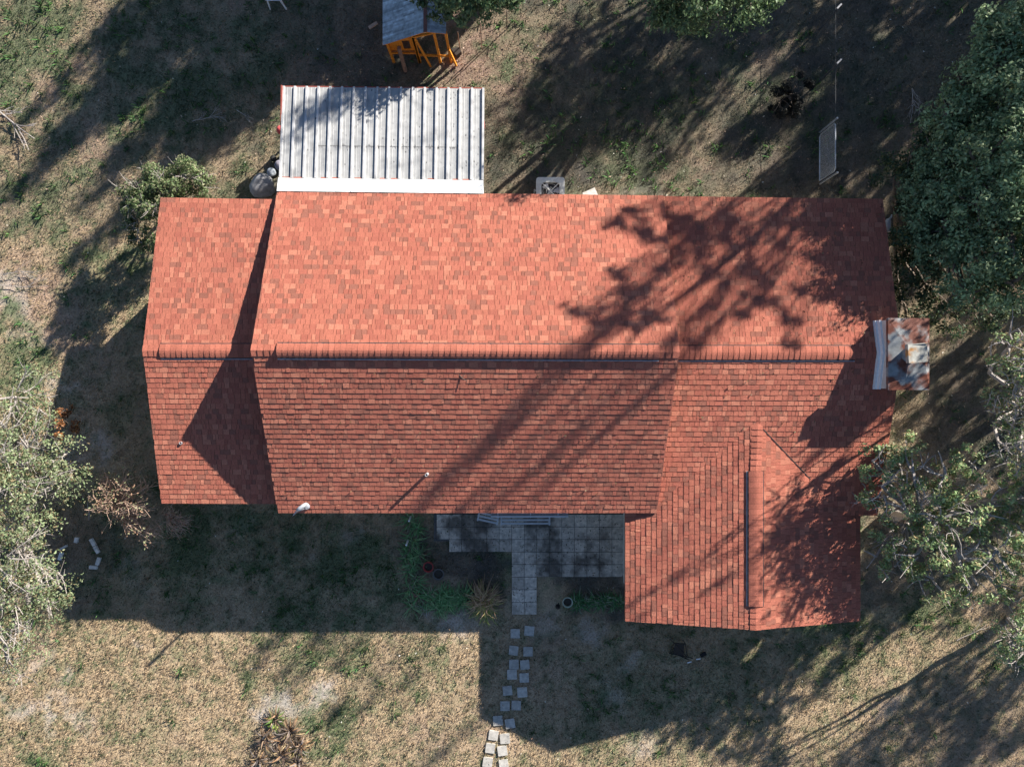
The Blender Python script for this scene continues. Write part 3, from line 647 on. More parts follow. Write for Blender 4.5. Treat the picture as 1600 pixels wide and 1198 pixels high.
# solar-type path marker: white stakes near the bed, a ball and a pale can behind the metal roof
def stake(u, v, hh, label, lean=(0, 0)):
    c = P(u, v, 0); mb = MB(); mb.tube([(c.x, c.y, 0), (c.x+lean[0], c.y+lean[1], hh)], .032, 8); tag(mb.build('stake', M_white), label, 'stake')
stake(642, 806, .28, 'white stake nearest the eave at the left bed edge', (-.02, -.1)); stake(638, 842, .28, 'white stake lower down the left bed edge', (-.02, -.12))
mb = MB(); c = P(437, 203, .9); n = 12; mb.lathe((c.x+.03, c.y, .75), [(.13*math.sin(math.pi*k/12)+.001, .13-.13*math.cos(math.pi*k/12)) for k in range(13)], 16, (.62, .10, .10))
bl = tag(mb.build('ball', M_attr, None, True), 'round red ball on a post peeking out left of the metal roof', 'ball')
mb = MB(); mb.tube([(c.x+.03, c.y, 0), (c.x+.03, c.y, .76)], .03, 6, (.1, .1, .1)); tag(mb.build('post', M_attr), 'short dark post holding the red ball', 'post')

# rocks / covered heap left of metal roof
def rock(u, v, r, col, label, zz=.15, sq=.6, cat='rock', name='rock', wob=.35):
    c = P(u, v, zz); n1, n2 = 14, 9; vs = []; fs = []; sd_ = random.random()*50
    for i in range(n2+1):
        for k in range(n1):
            a = math.pi*i/n2; t = 2*math.pi*k/n1; d = Vector((math.sin(a)*math.cos(t), math.sin(a)*math.sin(t), math.cos(a)))
            q = float(vnoise(np.array([d.x*1.3+sd_]), np.array([d.y*1.3+d.z+sd_]), .6, 3)[0]); rr = r*(1-wob/2+wob*q)
            vs.append((c.x+d.x*rr, c.y+d.y*rr, max(-.05, zz*.6+d.z*rr*sq)))
    for i in range(n2):
        for k in range(n1): fs.append((i*n1+k, (i+1)*n1+k, (i+1)*n1+(k+1) % n1, i*n1+(k+1) % n1))
    mb = MB(); mb.mesh(vs, fs, col); return tag(mb.build(name, M_conc, None, True), label, cat)
rock(410, 290, .38, (.26, .26, .27), 'large grey boulder in the shade between the metal roof and the shrub')
rock(423, 268, .14, (.36, .40, .44), 'pale bluish stone above the large grey boulder', wob=.5)
rock(436, 257, .16, (.25, .24, .29), 'purplish grey stone tucked against the metal roof')
rock(426, 247, .10, (.03, .03, .03), 'black bag lying above the pale bluish stone', cat='bag', name='bag')

# ------------------------------------------------------------------ trees and shrubs
def unit(r, n): d = r.normal(0, 1, (n, 3)); return d/np.linalg.norm(d, axis=1, keepdims=True)
def crown(bl, r, per, lsize, cols, clump=.34, sub=16, spread=.55, shell=(.55, 1.0), spray=0.0, flat=1.0):
    """bl: blobs (x, y, z, rx, rz). Leaves sit in small clumps over and through each blob"""
    Vs = []; Fs = []; Cs = []; k = 0
    for (x, y, z, rx, rz) in bl:
        n1 = max(4, int(sub*(rx/.8)**2)); d = unit(r, n1); rad = r.uniform(shell[0], shell[1], (n1, 1))
        lump = .8+.45*vnoise(d[:, 0]*1.7+x, d[:, 1]*1.7+y+d[:, 2], .7, 5)[:, None]
        cc = np.array([x, y, z])+d*rad*lump*np.array([rx, rx, rz]); m = max(6, int(per*(rx/.8)**2/n1))
        dd = unit(r, n1*m)*(r.random((n1*m, 1))**.5); ci = np.repeat(np.arange(n1), m)
        cs = clump*r.uniform(.6, 1.25, (n1, 1))[ci]
        pos = cc[ci]+dd*cs*np.array([1, 1, flat])
        if spray: pos += d[ci]*r.random((n1*m, 1))*spray
        pos[:, 2] = np.maximum(pos[:, 2], .02)
        nr = dd*.9+d[ci]*.5+np.array([0, 0, .5])
        tone = r.uniform(.72, 1.25, (n1, 1))[ci]
        V, Fc, C = leafquads(pos, nr, spread, lsize, cols, r); Vs.append(V); Fs.append(Fc+k); Cs.append(C*tone); k += len(V)
    return np.concatenate(Vs), np.concatenate(Fs), np.clip(np.concatenate(Cs), .005, .9)
def limb(mb, a, b, r0, r1, r, sag=.12, n=6, sides=6):
    a, b = Vector(a), Vector(b); L = (b-a).length; off = Vector(tuple(r.normal(0, 1, 3)))*L*sag; pts = []
    for i in range(n): t = i/(n-1); pts.append(a.lerp(b, t)+off*math.sin(math.pi*t)+Vector(tuple(r.normal(0, .012*L, 3)))*(0 < i < n-1))
    mb.tube(pts, [r0+(r1-r0)*(i/(n-1)) for i in range(n)], sides); return pts
def tree(name, label, cat, base, bl, seed, per=900, lsize=(.07, .13), cols=((.05, .10, .045),), group=None, trunk_r=.16, bark=None, clump=.34, sub=16, twigs=0, twig_r=.008, twig_out=.15, spray=0, spread=.55, fork=.45, shell=(.55, 1), twigbark=None, lean=None, limbk=1.0, flat=1.0):
    r = np.random.default_rng(seed); bark = bark or M_bark
    t = empty(name, (base[0], base[1], 0), label, cat, group)
    cx = np.mean([b[0] for b in bl]); cy = np.mean([b[1] for b in bl]); zmin = min(b[2] for b in bl); zmax = max(b[2] for b in bl)
    mb = MB(); fk = Vector((base[0]*.6+cx*.4, base[1]*.6+cy*.4, max(.1, zmin*fork+.05)))
    limb(mb, (base[0], base[1], -.15), fk, trunk_r*1.25, trunk_r*.85, r, .03, 5, 8)
    for b in bl:
        e_ = Vector((b[0], b[1], b[2]-b[4]*.15)); R = limbk*trunk_r*.8*min(1, .35+b[3]/2.2); pts = limb(mb, fk, e_, R, R*.35, r, .06, 6)
        for k in range(5):
            d = unit(r, 1)[0]; d[2] = abs(d[2])*.7; q = pts[r.integers(3, 6)]
            limb(mb, q, (b[0]+d[0]*b[3]*.85, b[1]+d[1]*b[3]*.85, b[2]+d[2]*b[4]*.8), R*.35, .008, r, .07, 5, 4)
    mb.build('trunk', bark, t)
    V, Fc, C = crown(bl, r, per, lsize, cols, clump, sub, spread, shell, spray, flat); npmesh('crown', V, Fc, C, M_leaf, t)
    if twigs:
        mb = MB()
        for b in bl:
            for k in range(int(twigs*(b[3]/.8)**2)):
                d = unit(r, 1)[0]; d[2] = abs(d[2]); d /= np.linalg.norm(d); a = np.array(b[:3])+d*np.array([b[3], b[3], b[4]])*r.uniform(.15, .6)
                e_ = np.array(b[:3])+d*np.array([b[3], b[3], b[4]])*r.uniform(.85, 1.1+twig_out)+r.normal(0, .12, 3)
                pts = limb(mb, a, e_, twig_r*2.2, twig_r*.6, r, .08, 5, 4)
                for q in range(3):
                    m_ = pts[r.integers(1, 4)]; limb(mb, m_, m_+(Vector(tuple(e_))-m_)*.6+Vector(tuple(r.normal(0, .16, 3))), twig_r*1.2, twig_r*.5, r, .08, 4, 3)
        mb.build('twigs', twigbark or M_greybark, t)
    return t
def B(u, v, z, r, rz=None): p = P(u, v, z); return (p.x, p.y, z, r, rz or r*.8)
DKG = [(.23, .33, .165), (.19, .28, .14), (.33, .42, .23), (.13, .18, .09)]
MIDG = [(.22, .33, .13), (.29, .39, .18), (.35, .40, .21), (.16, .25, .11), (.36, .29, .15)]
GRY = [(.19, .25, .13), (.24, .29, .16), (.14, .20, .09), (.27, .29, .17), (.20, .16, .09)]
# the big dense tree beyond the right end of the house
bl = []
for (u, v, r_) in ((1490, 170, .8), (1465, 235, .6), (1450, 300, .6), (1455, 365, .6), (1570, 40, .7), (1590, 60, 1.0), (1560, 100, .8), (1520, 130, .8), (1580, 170, 1.1), (1500, 190, .8), (1550, 240, 1.0), (1595, 280, 1.0), (1480, 245, .7), (1470, 290, .8), (1530, 310, 1.0), (1590, 370, 1.0), (1480, 350, .8), (1520, 400, .9),
                   (1450, 330, .6), (1465, 400, .7), (1580, 440, .8), (1510, 455, .7), (1620, 120, 1.2), (1640, 220, 1.3), (1640, 330, 1.3), (1650, 60, 1.2), (1630, 430, 1.0)):
    z = 4.7-max(0, (1560-u))*.014-abs(v-250)*.002; bl.append(B(u, v, z, r_, r_*.9))
tree('broadleaf_tree', 'big dense dark bluish-green tree filling the upper right beyond the house', 'tree', (12.4, 5.2), bl, 11, per=2100, lsize=(.07, .14), cols=DKG, trunk_r=.3, clump=.30, sub=24, fork=.7)
bl = [B(1420, 280, 2.6, .75), B(1400, 260, 2.1, .5), B(1425, 350, 2.8, .7), B(1440, 420, 2.6, .7), B(1425, 460, 2.2, .6), B(1480, 480, 2.2, .7), B(1430, 225, 2.4, .45), B(1550, 490, 2.2, .6)]
tree('broadleaf_tree', 'low very dark green tree squeezed between the roof end and the big tree', 'tree', (11.6, 4.6), bl+[B(1405, 320, 2.2, .4), B(1412, 400, 2.2, .4), B(1418, 500, 1.8, .35), B(1400, 365, 2.0, .3)], 12, per=1500, lsize=(.07, .13), cols=[(.04, .075, .04), (.05, .09, .045), (.1, .12, .05)], trunk_r=.14, clump=.28, sub=16)
# crowns cut by the top edge
bl = [B(1030, -10, 3.6, .8), B(1065, 5, 3.9, .8), B(1110, -5, 4.0, .8), B(1145, -5, 3.9, .7), B(1175, 0, 3.6, .6), B(1090, -30, 4.8, 1.2), B(1150, -40, 4.6, 1.1), B(1040, -50, 4.2, 1.0), B(1085, 20, 3.0, .5), B(1125, 22, 3.0, .5)]
tree('broadleaf_tree', 'dense dark green tree cut by the top edge right of centre', 'tree', (P(1110, -60).x*1.0, 12.8), bl, 13, per=1700, cols=[(.13, .20, .09), (.10, .16, .07), (.17, .25, .11), (.07, .10, .05)], trunk_r=.2, clump=.28, sub=22)
bl = [B(700, -8, 3.0, .55), B(735, -2, 3.1, .6), B(770, -5, 3.0, .5), B(755, 10, 2.6, .4), B(680, -5, 2.9, .45), B(790, -15, 3.0, .5), B(715, -30, 3.6, .9), B(780, -35, 3.4, .8), B(650, -25, 3.2, .6)]
tree('broadleaf_tree', 'green tree overhanging the playhouse roof from the top edge', 'tree', (-1.2, 12.9), bl, 14, per=1500, lsize=(.08, .16), cols=[(.07, .13, .06), (.09, .15, .07), (.14, .2, .09)], trunk_r=.13, clump=.26, sub=18)
# lower right tree with pale bare branches showing through
bl = []
for (u, v, r_, z) in ((1365, 720, .6, 4.2), (1400, 705, .5, 4.1), (1380, 760, .7, 4.6), (1430, 740, .8, 5.0), (1355, 770, .4, 3.9), (1480, 745, .8, 5.2), (1515, 730, .5, 4.8), (1420, 800, .8, 5.0), (1395, 840, .6, 4.4), (1470, 810, .9, 5.4),
                      (1530, 800, .8, 5.3), (1570, 780, .6, 5.0), (1440, 860, .8, 4.8), (1500, 870, .9, 5.2), (1560, 860, .9, 5.4), (1370, 870, .45, 3.6), (1400, 885, .5, 3.5), (1460, 905, .7, 4.2), (1530, 915, .7, 4.4), (1590, 900, .8, 4.8), (1590, 820, .8, 5.2), (1640, 860, 1.2, 5.0), (1640, 780, 1.1, 5.0), (1500, 780, .7, 5.2), (1590, 940, .5, 4.0)):
    bl.append(B(u, v, 3.1+(z-3.5)*.42, r_*1.08, r_*.6))
tree('branchy_tree', 'light green tree with pale bare branches reaching over the front roof corner', 'tree', (12.0, -4.1), bl, 15, per=830, lsize=(.06, .115), cols=MIDG, trunk_r=.2, bark=M_greybark, clump=.17, sub=13, twigs=4, twig_r=.009, spread=.7)
bl = [B(1580, 545, 5.5, .55), B(1600, 580, 5.6, .6), B(1565, 610, 5.3, .45), B(1590, 640, 5.5, .55), B(1610, 610, 5.6, .6), B(1575, 700, 5.2, .45), B(1600, 720, 5.3, .55), B(1570, 655, 5.0, .3), B(1640, 580, 5.8, .9), B(1640, 680, 5.6, .9)]
tree('broadleaf_tree', 'airy tree with many pale twigs reaching in from the right edge level with the chimney', 'tree', (16.2, -.6), bl, 16, per=800, lsize=(.05, .10), cols=MIDG+[(.20, .21, .12)], trunk_r=.15, bark=M_greybark, clump=.22, sub=14, twigs=18, twig_r=.010, twig_out=.3, spread=.7)
bl = [B(1575, 995, 3.2, .5), B(1600, 1010, 3.3, .6), B(1565, 1020, 3.0, .3), B(1625, 985, 3.6, .8)]
tree('small_tree', 'small green branch tip with twigs at the right edge near the bottom', 'tree', (15.6, -7.4), bl, 17, per=700, lsize=(.06, .12), cols=MIDG+DKG, trunk_r=.08, bark=M_greybark, clump=.24, sub=12, twigs=10, twig_r=.010)
# left: grey-green feathery tree
bl = []
for (u, v, r_, z) in ((20, 620, .9, 3.2), (60, 640, .6, 3.0), (-10, 680, 1.0, 3.8), (40, 700, .7, 3.6), (80, 720, .55, 3.4), (20, 750, .9, 4.0), (75, 765, .6, 3.6), (110, 740, .45, 3.2), (-20, 800, 1.1, 4.4), (40, 810, .6, 3.8),
                      (100, 710, .4, 3.0), (-10, 880, 1.0, 4.4), (40, 870, .6, 3.8), (70, 900, .5, 3.4), (20, 930, .9, 4.0), (70, 945, .5, 3.3), (-10, 990, .9, 3.8), (40, 985, .6, 3.3), (95, 920, .35, 3.0), (10, 1030, .5, 2.8), (60, 850, .4, 3.3), (-30, 940, 1.1, 4.2), (-40, 740, 1.2, 4.2)):
    bl.append(B(u, v, z, r_, r_*.65))
tree('feathery_tree', 'large grey-green feathery tree leaning in from the left edge beside the brick ring', 'tree', (-15.6, -4.6), bl, 18, per=1300, lsize=(.05, .10), cols=GRY, trunk_r=.2, bark=M_greybark, clump=.24, sub=26, twigs=8, twig_r=.008, twig_out=.45, spray=.18, spread=.8)
bl = [B(95, 655, .9, .28, .3), B(108, 668, .8, .25, .25), B(85, 670, 1.0, .3, .3), B(100, 640, .8, .18, .2)]
tree('rusty_shrub', 'small rusty orange-brown shrub at the edge of the left wing shadow', 'shrub', (P(95, 660).x, P(95, 660).y), bl, 19, per=1400, lsize=(.05, .12), cols=[(.25, .10, .035), (.18, .075, .03), (.32, .15, .06)], trunk_r=.03, clump=.14, sub=10, twigs=12, twig_r=.006, twigbark=M_wood if False else M_bark)
# brown twiggy shrub near the lower left corner
def twig_shrub(label, seed, base, ends, leafcols, n=60, rr=.011, lf=700, col=None):
    r = np.random.default_rng(seed); t = empty('twiggy_shrub', (base[0], base[1], 0), label, 'shrub'); mb = MB(); tips = []
    for k in range(n):
        e_ = ends[k % len(ends)]; p = P(e_[0]+r.normal(0, e_[3]), e_[1]+r.normal(0, e_[3]), e_[2]*r.uniform(.7, 1.1)); a = Vector((base[0]+r.normal(0, .12), base[1]+r.normal(0, .12), 0)); m_ = a.lerp(p, .55)+Vector((0, 0, .3))
        pts = limb(mb, a, m_, rr*1.6, rr, r, .05, 4, 4); pts = limb(mb, m_, p, rr, rr*.5, r, .06, 5, 4)
        for q in range(4):
            s_ = pts[r.integers(0, 4)]; e2 = s_+(p-s_)*.5+Vector(tuple(r.normal(0, .13, 3))); limb(mb, s_, e2, rr*.7, rr*.35, r, .06, 4, 3); tips.append(e2)
        tips.append(p)
    mb.build('branches', col, t)
    tp = np.array([tuple(p) for p in tips]); ii = r.integers(0, len(tp), lf); pos = tp[ii]+r.normal(0, .07, (lf, 3)); pos[:, 2] = np.maximum(pos[:, 2], .03)
    V, Fc, C = leafquads(pos, np.array([0, 0, .8]), .8, (.04, .10), leafcols, r); npmesh('leaves', V, Fc, C, M_leaf, t); return t
M_twig = mat('dry_twig', (.50, .36, .28), rough=.9, noise=.35, nscale=15)
twig_shrub('dry pinkish-brown twiggy shrub between the brick ring and the house corner', 21, (P(200, 790).x, P(200, 790).y), [(150, 780, 2.27, 8), (170, 770, 2.43, 9), (195, 750, 2.43, 12), (225, 760, 2.27, 9), (180, 800, 2.43, 10), (210, 820, 2.27, 10), (235, 838, 1.94, 8), (165, 745, 1.78, 6), (245, 835, 1.78, 5), (215, 790, 2.92, 12)],
           [(.22, .24, .13), (.3, .28, .17), (.38, .24, .16)], n=120, rr=.0125, lf=1100, col=M_twig)
twig_shrub('small sprig of pinkish bare twigs by the lower left roof corner', 22, (P(270, 800).x, P(270, 800).y), [(265, 805, .8, 5), (275, 815, .9, 6), (290, 825, .8, 5), (296, 815, .8, 3), (278, 838, .7, 4)], [(.4, .2, .14), (.3, .28, .17)], n=30, rr=.011, lf=160, col=M_twig)
# shrub behind the left wing
bl = [B(225, 310, 1.9, 0.69), B(260, 290, 2.0, 0.75), B(295, 280, 1.9, 0.56), B(310, 292, 1.7, 0.44), B(215, 350, 1.7, 0.56), B(232, 385, 1.5, 0.44), B(250, 320, 2.0, 0.75), B(285, 262, 1.6, 0.31), B(205, 320, 1.5, 0.38)]
bl += [B(325, 282, 1.5, .3), B(240, 268, 1.8, .35), B(198, 300, 1.6, .35)]
tree('shrub', 'grey-green shrub with dry seed stems crowding the upper corner of the left wing', 'shrub', (-10.6, 5.6), bl, 23, per=3000, lsize=(.05, .11), cols=[(.13, .19, .08), (.17, .22, .10), (.24, .24, .14), (.10, .15, .06)], trunk_r=.06, clump=.22, sub=18, twigs=12, twig_r=.006, twigbark=M_greybark, spread=.8)
# dark round bush in the back yard
bl = [B(1235, 152, .6, .55, .45), B(1252, 140, .6, .45, .4), B(1218, 160, .5, .45, .35), B(1240, 168, .4, .35, .3)]
tree('dark_bush', 'very dark round bush alone in the back yard left of the wire gate', 'bush', (P(1235, 152).x, P(1235, 152).y), bl, 24, per=4500, lsize=(.04, .09), cols=[(.018, .02, .018), (.03, .028, .022)], trunk_r=.04, clump=.16, sub=16)

# dead clump of fronds at the bottom
def frond_plant(name, label, cat, u, v, n, L, wd, cols, seed, base=.05, up=.8, group=None, h0=0.0, curl=1.0, dirbias=None, parts=1):
    r = np.random.default_rng(seed); c = P(u, v, 0); mb = MB()
    for k in range(n):
        a = r.uniform(0, 2*math.pi) if dirbias is None else dirbias+r.normal(0, .7); l = L*r.uniform(.55, 1.15); w0 = wd*r.uniform(.7, 1.3); cc = np.array(cols[r.integers(0, len(cols))])*r.uniform(.7, 1.3)
        d = Vector((math.cos(a), math.sin(a), 0)); s_ = Vector((-d.y, d.x, 0)); el = r.uniform(.4, 1.25)*up; pts = []; p = Vector((c.x, c.y, h0))+Vector((r.normal(0, base), r.normal(0, base), 0)); m_ = 6
        for i in range(m_+1):
            pts.append(p.copy()); e2 = el-curl*1.9*(i/m_)**1.3; p = p+(d*math.cos(e2)+Vector((0, 0, math.sin(e2))))*(l/m_); p.z = max(p.z, .03); d = (d+s_*r.normal(0, .10)).normalized(); s_ = Vector((-d.y, d.x, 0))
        for i in range(m_):
            w1 = w0*(1-.85*(i/m_)**1.5); w2 = w0*(1-.85*((i+1)/m_)**1.5)
            mb.face([pts[i]-s_*w1, pts[i]+s_*w1, pts[i+1]+s_*w2, pts[i+1]-s_*w2], tuple(cc))
    return tag(mb.build(name, M_leaf), label, cat, group)
STR = [(.13, .28, .11), (.18, .36, .14), (.28, .42, .2)]
LB = 'strappy green plant in the dark border left of the patio bed'
for i, (u, v) in enumerate([(640, 812), (652, 825), (646, 842), (640, 858), (655, 864), (648, 878), (642, 892), (650, 905), (645, 920), (654, 933), (644, 946), (637, 870)]):
    frond_plant('strap_plant', LB, 'plant', u, v, 38, .52, .017, STR+[(.25, .22, .15)], 100+i, group='strap-leaved plants down the left border', up=.9)
LB = 'strappy green plant in the row below the dark bed left of the path'
for i, (u, v) in enumerate([(668, 930), (680, 938), (690, 929), (702, 934), (712, 928), (720, 938), (700, 944), (685, 947), (728, 930)]):
    frond_plant('strap_plant', LB, 'plant', u, v, 38, .52, .017, STR, 130+i, group='strap-leaved plants below the dark bed', up=.9)
LB = 'small strappy green plant in the bed between the path and the front roof'
for i, (u, v) in enumerate([(898, 938), (908, 934), (918, 940), (928, 936), (938, 941), (948, 938), (958, 941), (968, 939), (905, 945), (942, 934)]):
    frond_plant('strap_plant', LB, 'plant', u, v, 32, .42, .014, [(.07, .19, .07), (.11, .25, .09), (.32, .34, .24)], 150+i, group='strap-leaved plants in the right bed', up=.9)
frond_plant('tufted_plant', 'large tan and yellow-green arching tuft at the lower corner of the bed', 'plant', 756, 934, 230, .78, .016, [(.50, .33, .20), (.42, .27, .17), (.60, .42, .26), (.40, .36, .14)], 170, up=1.35, base=.10, curl=1.25)
frond_plant('tufted_plant', 'yellow-green fresh tuft just below the tan arching one', 'plant', 757, 950, 70, .62, .016, [(.34, .40, .10), (.26, .33, .08), (.45, .42, .18)], 171, up=.9)
frond_plant('dry_plant', 'pinkish dried plant at the bottom of the left border', 'plant', 646, 934, 22, .30, .017, [(.52, .26, .19), (.5, .42, .3)], 172, up=.9)
frond_plant('dry_plant', 'pale straw-coloured dried stalks between the border and the bed row', 'plant', 673, 925, 26, .28, .016, [(.45, .40, .27), (.5, .44, .32)], 173, up=1.0)
frond_plant('dry_plant', 'thin pale dried stalks drooping below the bed onto the lawn', 'plant', 664, 950, 16, .34, .013, [(.45, .42, .38), (.4, .36, .3)], 174, up=.8)
dc = [(.36, .22, .12), (.30, .21, .14), (.18, .13, .10), (.46, .35, .20), (.10, .08, .06), (.32, .27, .24), (.06, .05, .05)]
DP = [(430, 1120, 'topmost withered frond clump of the dying plant bed, with some green blades', .5), (455, 1140, 'withered brown frond clump at the right of the dying plant bed', .6), (415, 1150, 'withered orange-brown frond clump at the left of the dying plant bed', .6), (440, 1175, 'low withered frond clump near the bottom edge in the dying plant bed', .6), (470, 1165, 'withered frond clump at the lower right of the dying plant bed', .45), (405, 1185, 'withered frond clump at the lower left cut by the bottom edge', .5), (465, 1190, 'withered frond clump cut by the bottom edge beside the lawn', .5)]
for i, (u, v, lb, L_) in enumerate(DP): frond_plant('dying_plant', lb, 'plant', u, v, 60, L_, .026, dc+([(.12, .2, .05)]*2 if i == 0 else []), 180+i, up=1.1, curl=1.2)
frond_plant('dying_plant', 'bright green young shoots at the top of the withered clumps', 'plant', 432, 1128, 26, .34, .022, [(.16, .26, .05), (.28, .33, .08)], 190, up=1.2)
frond_plant('dying_plant', 'small bright yellow shoot among the withered clumps', 'plant', 460, 1172, 12, .28, .018, [(.55, .50, .14)], 191, up=1.1)

# fallen branches
def branch(label, seed, u, v, ang, L, rr, mat_, forks=5, z=.07):
    r = np.random.default_rng(seed); c = P(u, v, z); mb = MB(); d = Vector((math.cos(ang), math.sin(ang), 0)); e_ = c+d*L; pts = limb(mb, c, e_, rr, rr*.4, r, .05, 7, 5)
    for p in pts: p.z = z
    for k in range(forks):
        a = pts[r.integers(0, 5)]; t = ang+r.choice((-1, 1))*r.uniform(.25, .7); q = a+Vector((math.cos(t), math.sin(t), r.uniform(.0, .25)))*L*r.uniform(.35, .6); p2 = limb(mb, a, q, rr*.65, rr*.25, r, .06, 5, 4)
        for m_ in range(2): b_ = p2[r.integers(1, 4)]; t2 = t+r.choice((-1, 1))*.5; limb(mb, b_, b_+Vector((math.cos(t2), math.sin(t2), .05))*L*.2, rr*.4, rr*.2, r, .05, 4, 3)
    return tag(mb.build('fallen_branch', mat_), label, 'branch')
branch('fallen forked branch lying on bare ground at the left edge near the top', 31, -14, 165, -.65, 1.7, .030, M_greybark, 5)
branch('pale forked dead branch on the dark ground beside the big tree', 32, 1425, 138, -1.62, 1.1, .016, M_greybark, 7)
branch('thin grey sticks strewn on the upper left lawn', 33, 300, 190, .3, 1.0, .013, M_greybark, 5)
branch('short forked stick on the grass left of the metal roof', 34, 370, 172, -.5, .6, .012, M_greybark, 3)
branch('bleached sticks on the straw-coloured grass at the left edge', 35, 5, 430, .1, 1.2, .013, M_greybark, 5)
branch('thin bleached branch below the bleached sticks at the left edge', 36, -5, 445, -.02, 1.6, .012, M_greybark, 2)
branch('thin stick leaning on the ground at the foot of the left wing', 37, 228, 412, .55, .4, .014, M_twig, 1, .4)
branch('small stick on the sunny grass below the right tree', 38, 1495, 1000, .5, 1.1, .012, M_greybark, 2)
branch('pale bent stick beside the feathery tree above the brick ring', 39, 139, 812, 1.6, .85, .016, M_greybark, 0)

# ------------------------------------------------------------------ trees just outside the picture that shade the yard and the roof
def S(u, v, z, r, h=0.0, rz=None):
    p = P(u, v, h); return (p.x+KX*(z-h), p.y+KY*(z-h), z, r, rz or r)
def far_tree(label, bl, seed, base=None, per=170, lsize=(.16, .30), cols=DKG, tr=.18, cat='tree', name='tall_tree', clump=.4, sub=10, top=None, shell=(.45, 1), limbk=1.0, flat=1.0):
    if base is None:
        base = (float(np.mean([b[0] for b in bl])), float(np.mean([b[1] for b in bl])))
        if abs(base[0]) < 16.9 and abs(base[1]) < 12.9: base = (17.4, base[1]) if base[0] > 12 or base[1] < 8 else (base[0], 13.3)
    t = tree(name, label, cat, base, bl, seed, per=per, lsize=lsize, cols=cols, trunk_r=tr, clump=clump, sub=sub, fork=.55, shell=shell, limbk=limbk, flat=flat)
    if top:
        r = np.random.default_rng(seed); mb = MB(); limb(mb, (base[0], base[1], .5), (base[0], base[1], top), tr, .03, r, .004, 9, 6); mb.build('leader', M_bark, t)
    return t
def cone(label, u, v, ztop, zbot, rbot, seed, dens=1.0, h=0.0, rtop=.3):
    p = P(u, v, h); bx, by = p.x+KX*(ztop-h), p.y+KY*(ztop-h); r = np.random.default_rng(seed); bl = []; z = ztop
    while z > zbot:
        k = (ztop-z)/(ztop-zbot); R = rtop+(rbot-rtop)*k
        for q in range(1 if R < .5 else 3):
            a = r.uniform(0, 6.28); o2 = R*.55*(R >= .5); bl.append((bx+math.cos(a)*o2, by+math.sin(a)*o2, z+r.uniform(-.2, .2), R*(.75 if R >= .5 else 1), R*.6))
        z -= max(.45, R*.6)
    return far_tree(label, bl, seed, (bx, by), per=int(280*dens), top=ztop, name='conifer_tree')
cone('slender conifer off the top edge whose shadow falls furthest left', 45, 180, 8.0, 3.2, 1.0, 41)
cone('broad conifer off the top edge beyond the playhouse', 15, 305, 8.5, 3.5, 1.3, 42)
cone('tall conifer behind the playhouse off the top edge', 70, 245, 7.0, 2.8, 1.3, 43)
cone('conifer nearest the patio roof beyond the top edge', 110, 410, 8.5, 3.6, 1.2, 44)
cone('slim conifer beyond the top edge in line with the metal roof', 462, 205, 8.5, 4.4, 1.0, 45, h=2.5)
cone('ragged conifer beyond the top edge left of the playhouse', 200, 330, 7.0, 3.2, 1.0, 46, .8)
cone('stout conifer beyond the top edge, darkest of its row', 200, 230, 6.0, 2.4, 1.2, 47)
cone('short conifer beyond the top edge near the plastic chair', 330, 210, 5.0, 1.8, 1.0, 48, .8)
cone('broad dark conifer beyond the top edge shading the bare back lawn', 150, 300, 7.4, 2.6, 1.5, 66, 1.2)
cone('leaning conifer beyond the top edge over the darkest grass', 260, 200, 6.0, 2.0, 1.4, 67, 1.2)
cone('young conifer beyond the top edge close to the playhouse', 470, 120, 4.0, 1.2, .9, 49)
far_tree('leafy tree beyond the top edge above the playhouse', [S(430, 60, 4.0, .8), S(490, 90, 4.2, .9), S(540, 60, 3.6, .8), S(570, 120, 4.4, .8), S(620, 125, 4.6, .6), S(520, 130, 4.6, .7), S(640, 105, 4.0, .4), S(390, 30, 3.5, .6)], 50, per=300)
# belt beyond the upper right
far_tree('round leafy tree beyond the top edge above the back lawn', [S(890, 70, 5, .9), S(900, 130, 5.5, .9), S(850, 180, 6, .8), S(950, 60, 5, 1.1), S(960, 140, 5.6, 1.1), S(930, 200, 6.3, .9), S(820, 210, 6.4, .6), S(1010, 90, 5.2, 1.0), S(1000, 180, 6.2, .9), S(800, 170, 6.2, .5)], 51, per=230, clump=.55)
far_tree('wide leafy tree beyond the top edge right of the dense crown', [S(1080, 60, 5.2, 1.2), S(1070, 150, 6, 1.1), S(1150, 60, 5.2, 1.1), S(1150, 200, 6.4, .6), S(1060, 230, 6.5, .4), S(1170, 20, 5, 1), S(1040, 130, 6, .9), S(1200, 210, 6.2, .5), S(1110, 120, 5.6, .7)], 52, per=260, clump=.55)
far_tree('spreading leafy tree beyond the upper right corner', [S(1300, 40, 5, 1.2), S(1340, 110, 5.6, 1.3), S(1310, 190, 6.2, 1.0), S(1290, 260, 6.8, 1.0), S(1400, 60, 5.4, 1.4), S(1420, 160, 6, 1.4), S(1380, 240, 6.6, 1.2), S(1440, 280, 6.8, 1.0), S(1230, 30, 5, .8), S(1250, 160, 6.1, .6), S(1230, 260, 6.8, .6)], 53, per=480)
far_tree('tall leafy tree beyond the right edge behind the big dense tree', [S(1500, 40, 7, 1.7), S(1590, 60, 7.4, 1.8), S(1530, 150, 7.8, 1.7), S(1480, 240, 8, 1.5), S(1580, 240, 8.3, 1.7), S(1640, 160, 8, 1.9), S(1560, 340, 8.6, 1.3), S(1640, 330, 8.7, 1.6), S(1480, 380, 9, 1.0), S(1560, 430, 9.2, 1.1)], 54, per=130, lsize=(.2, .36), tr=.3)
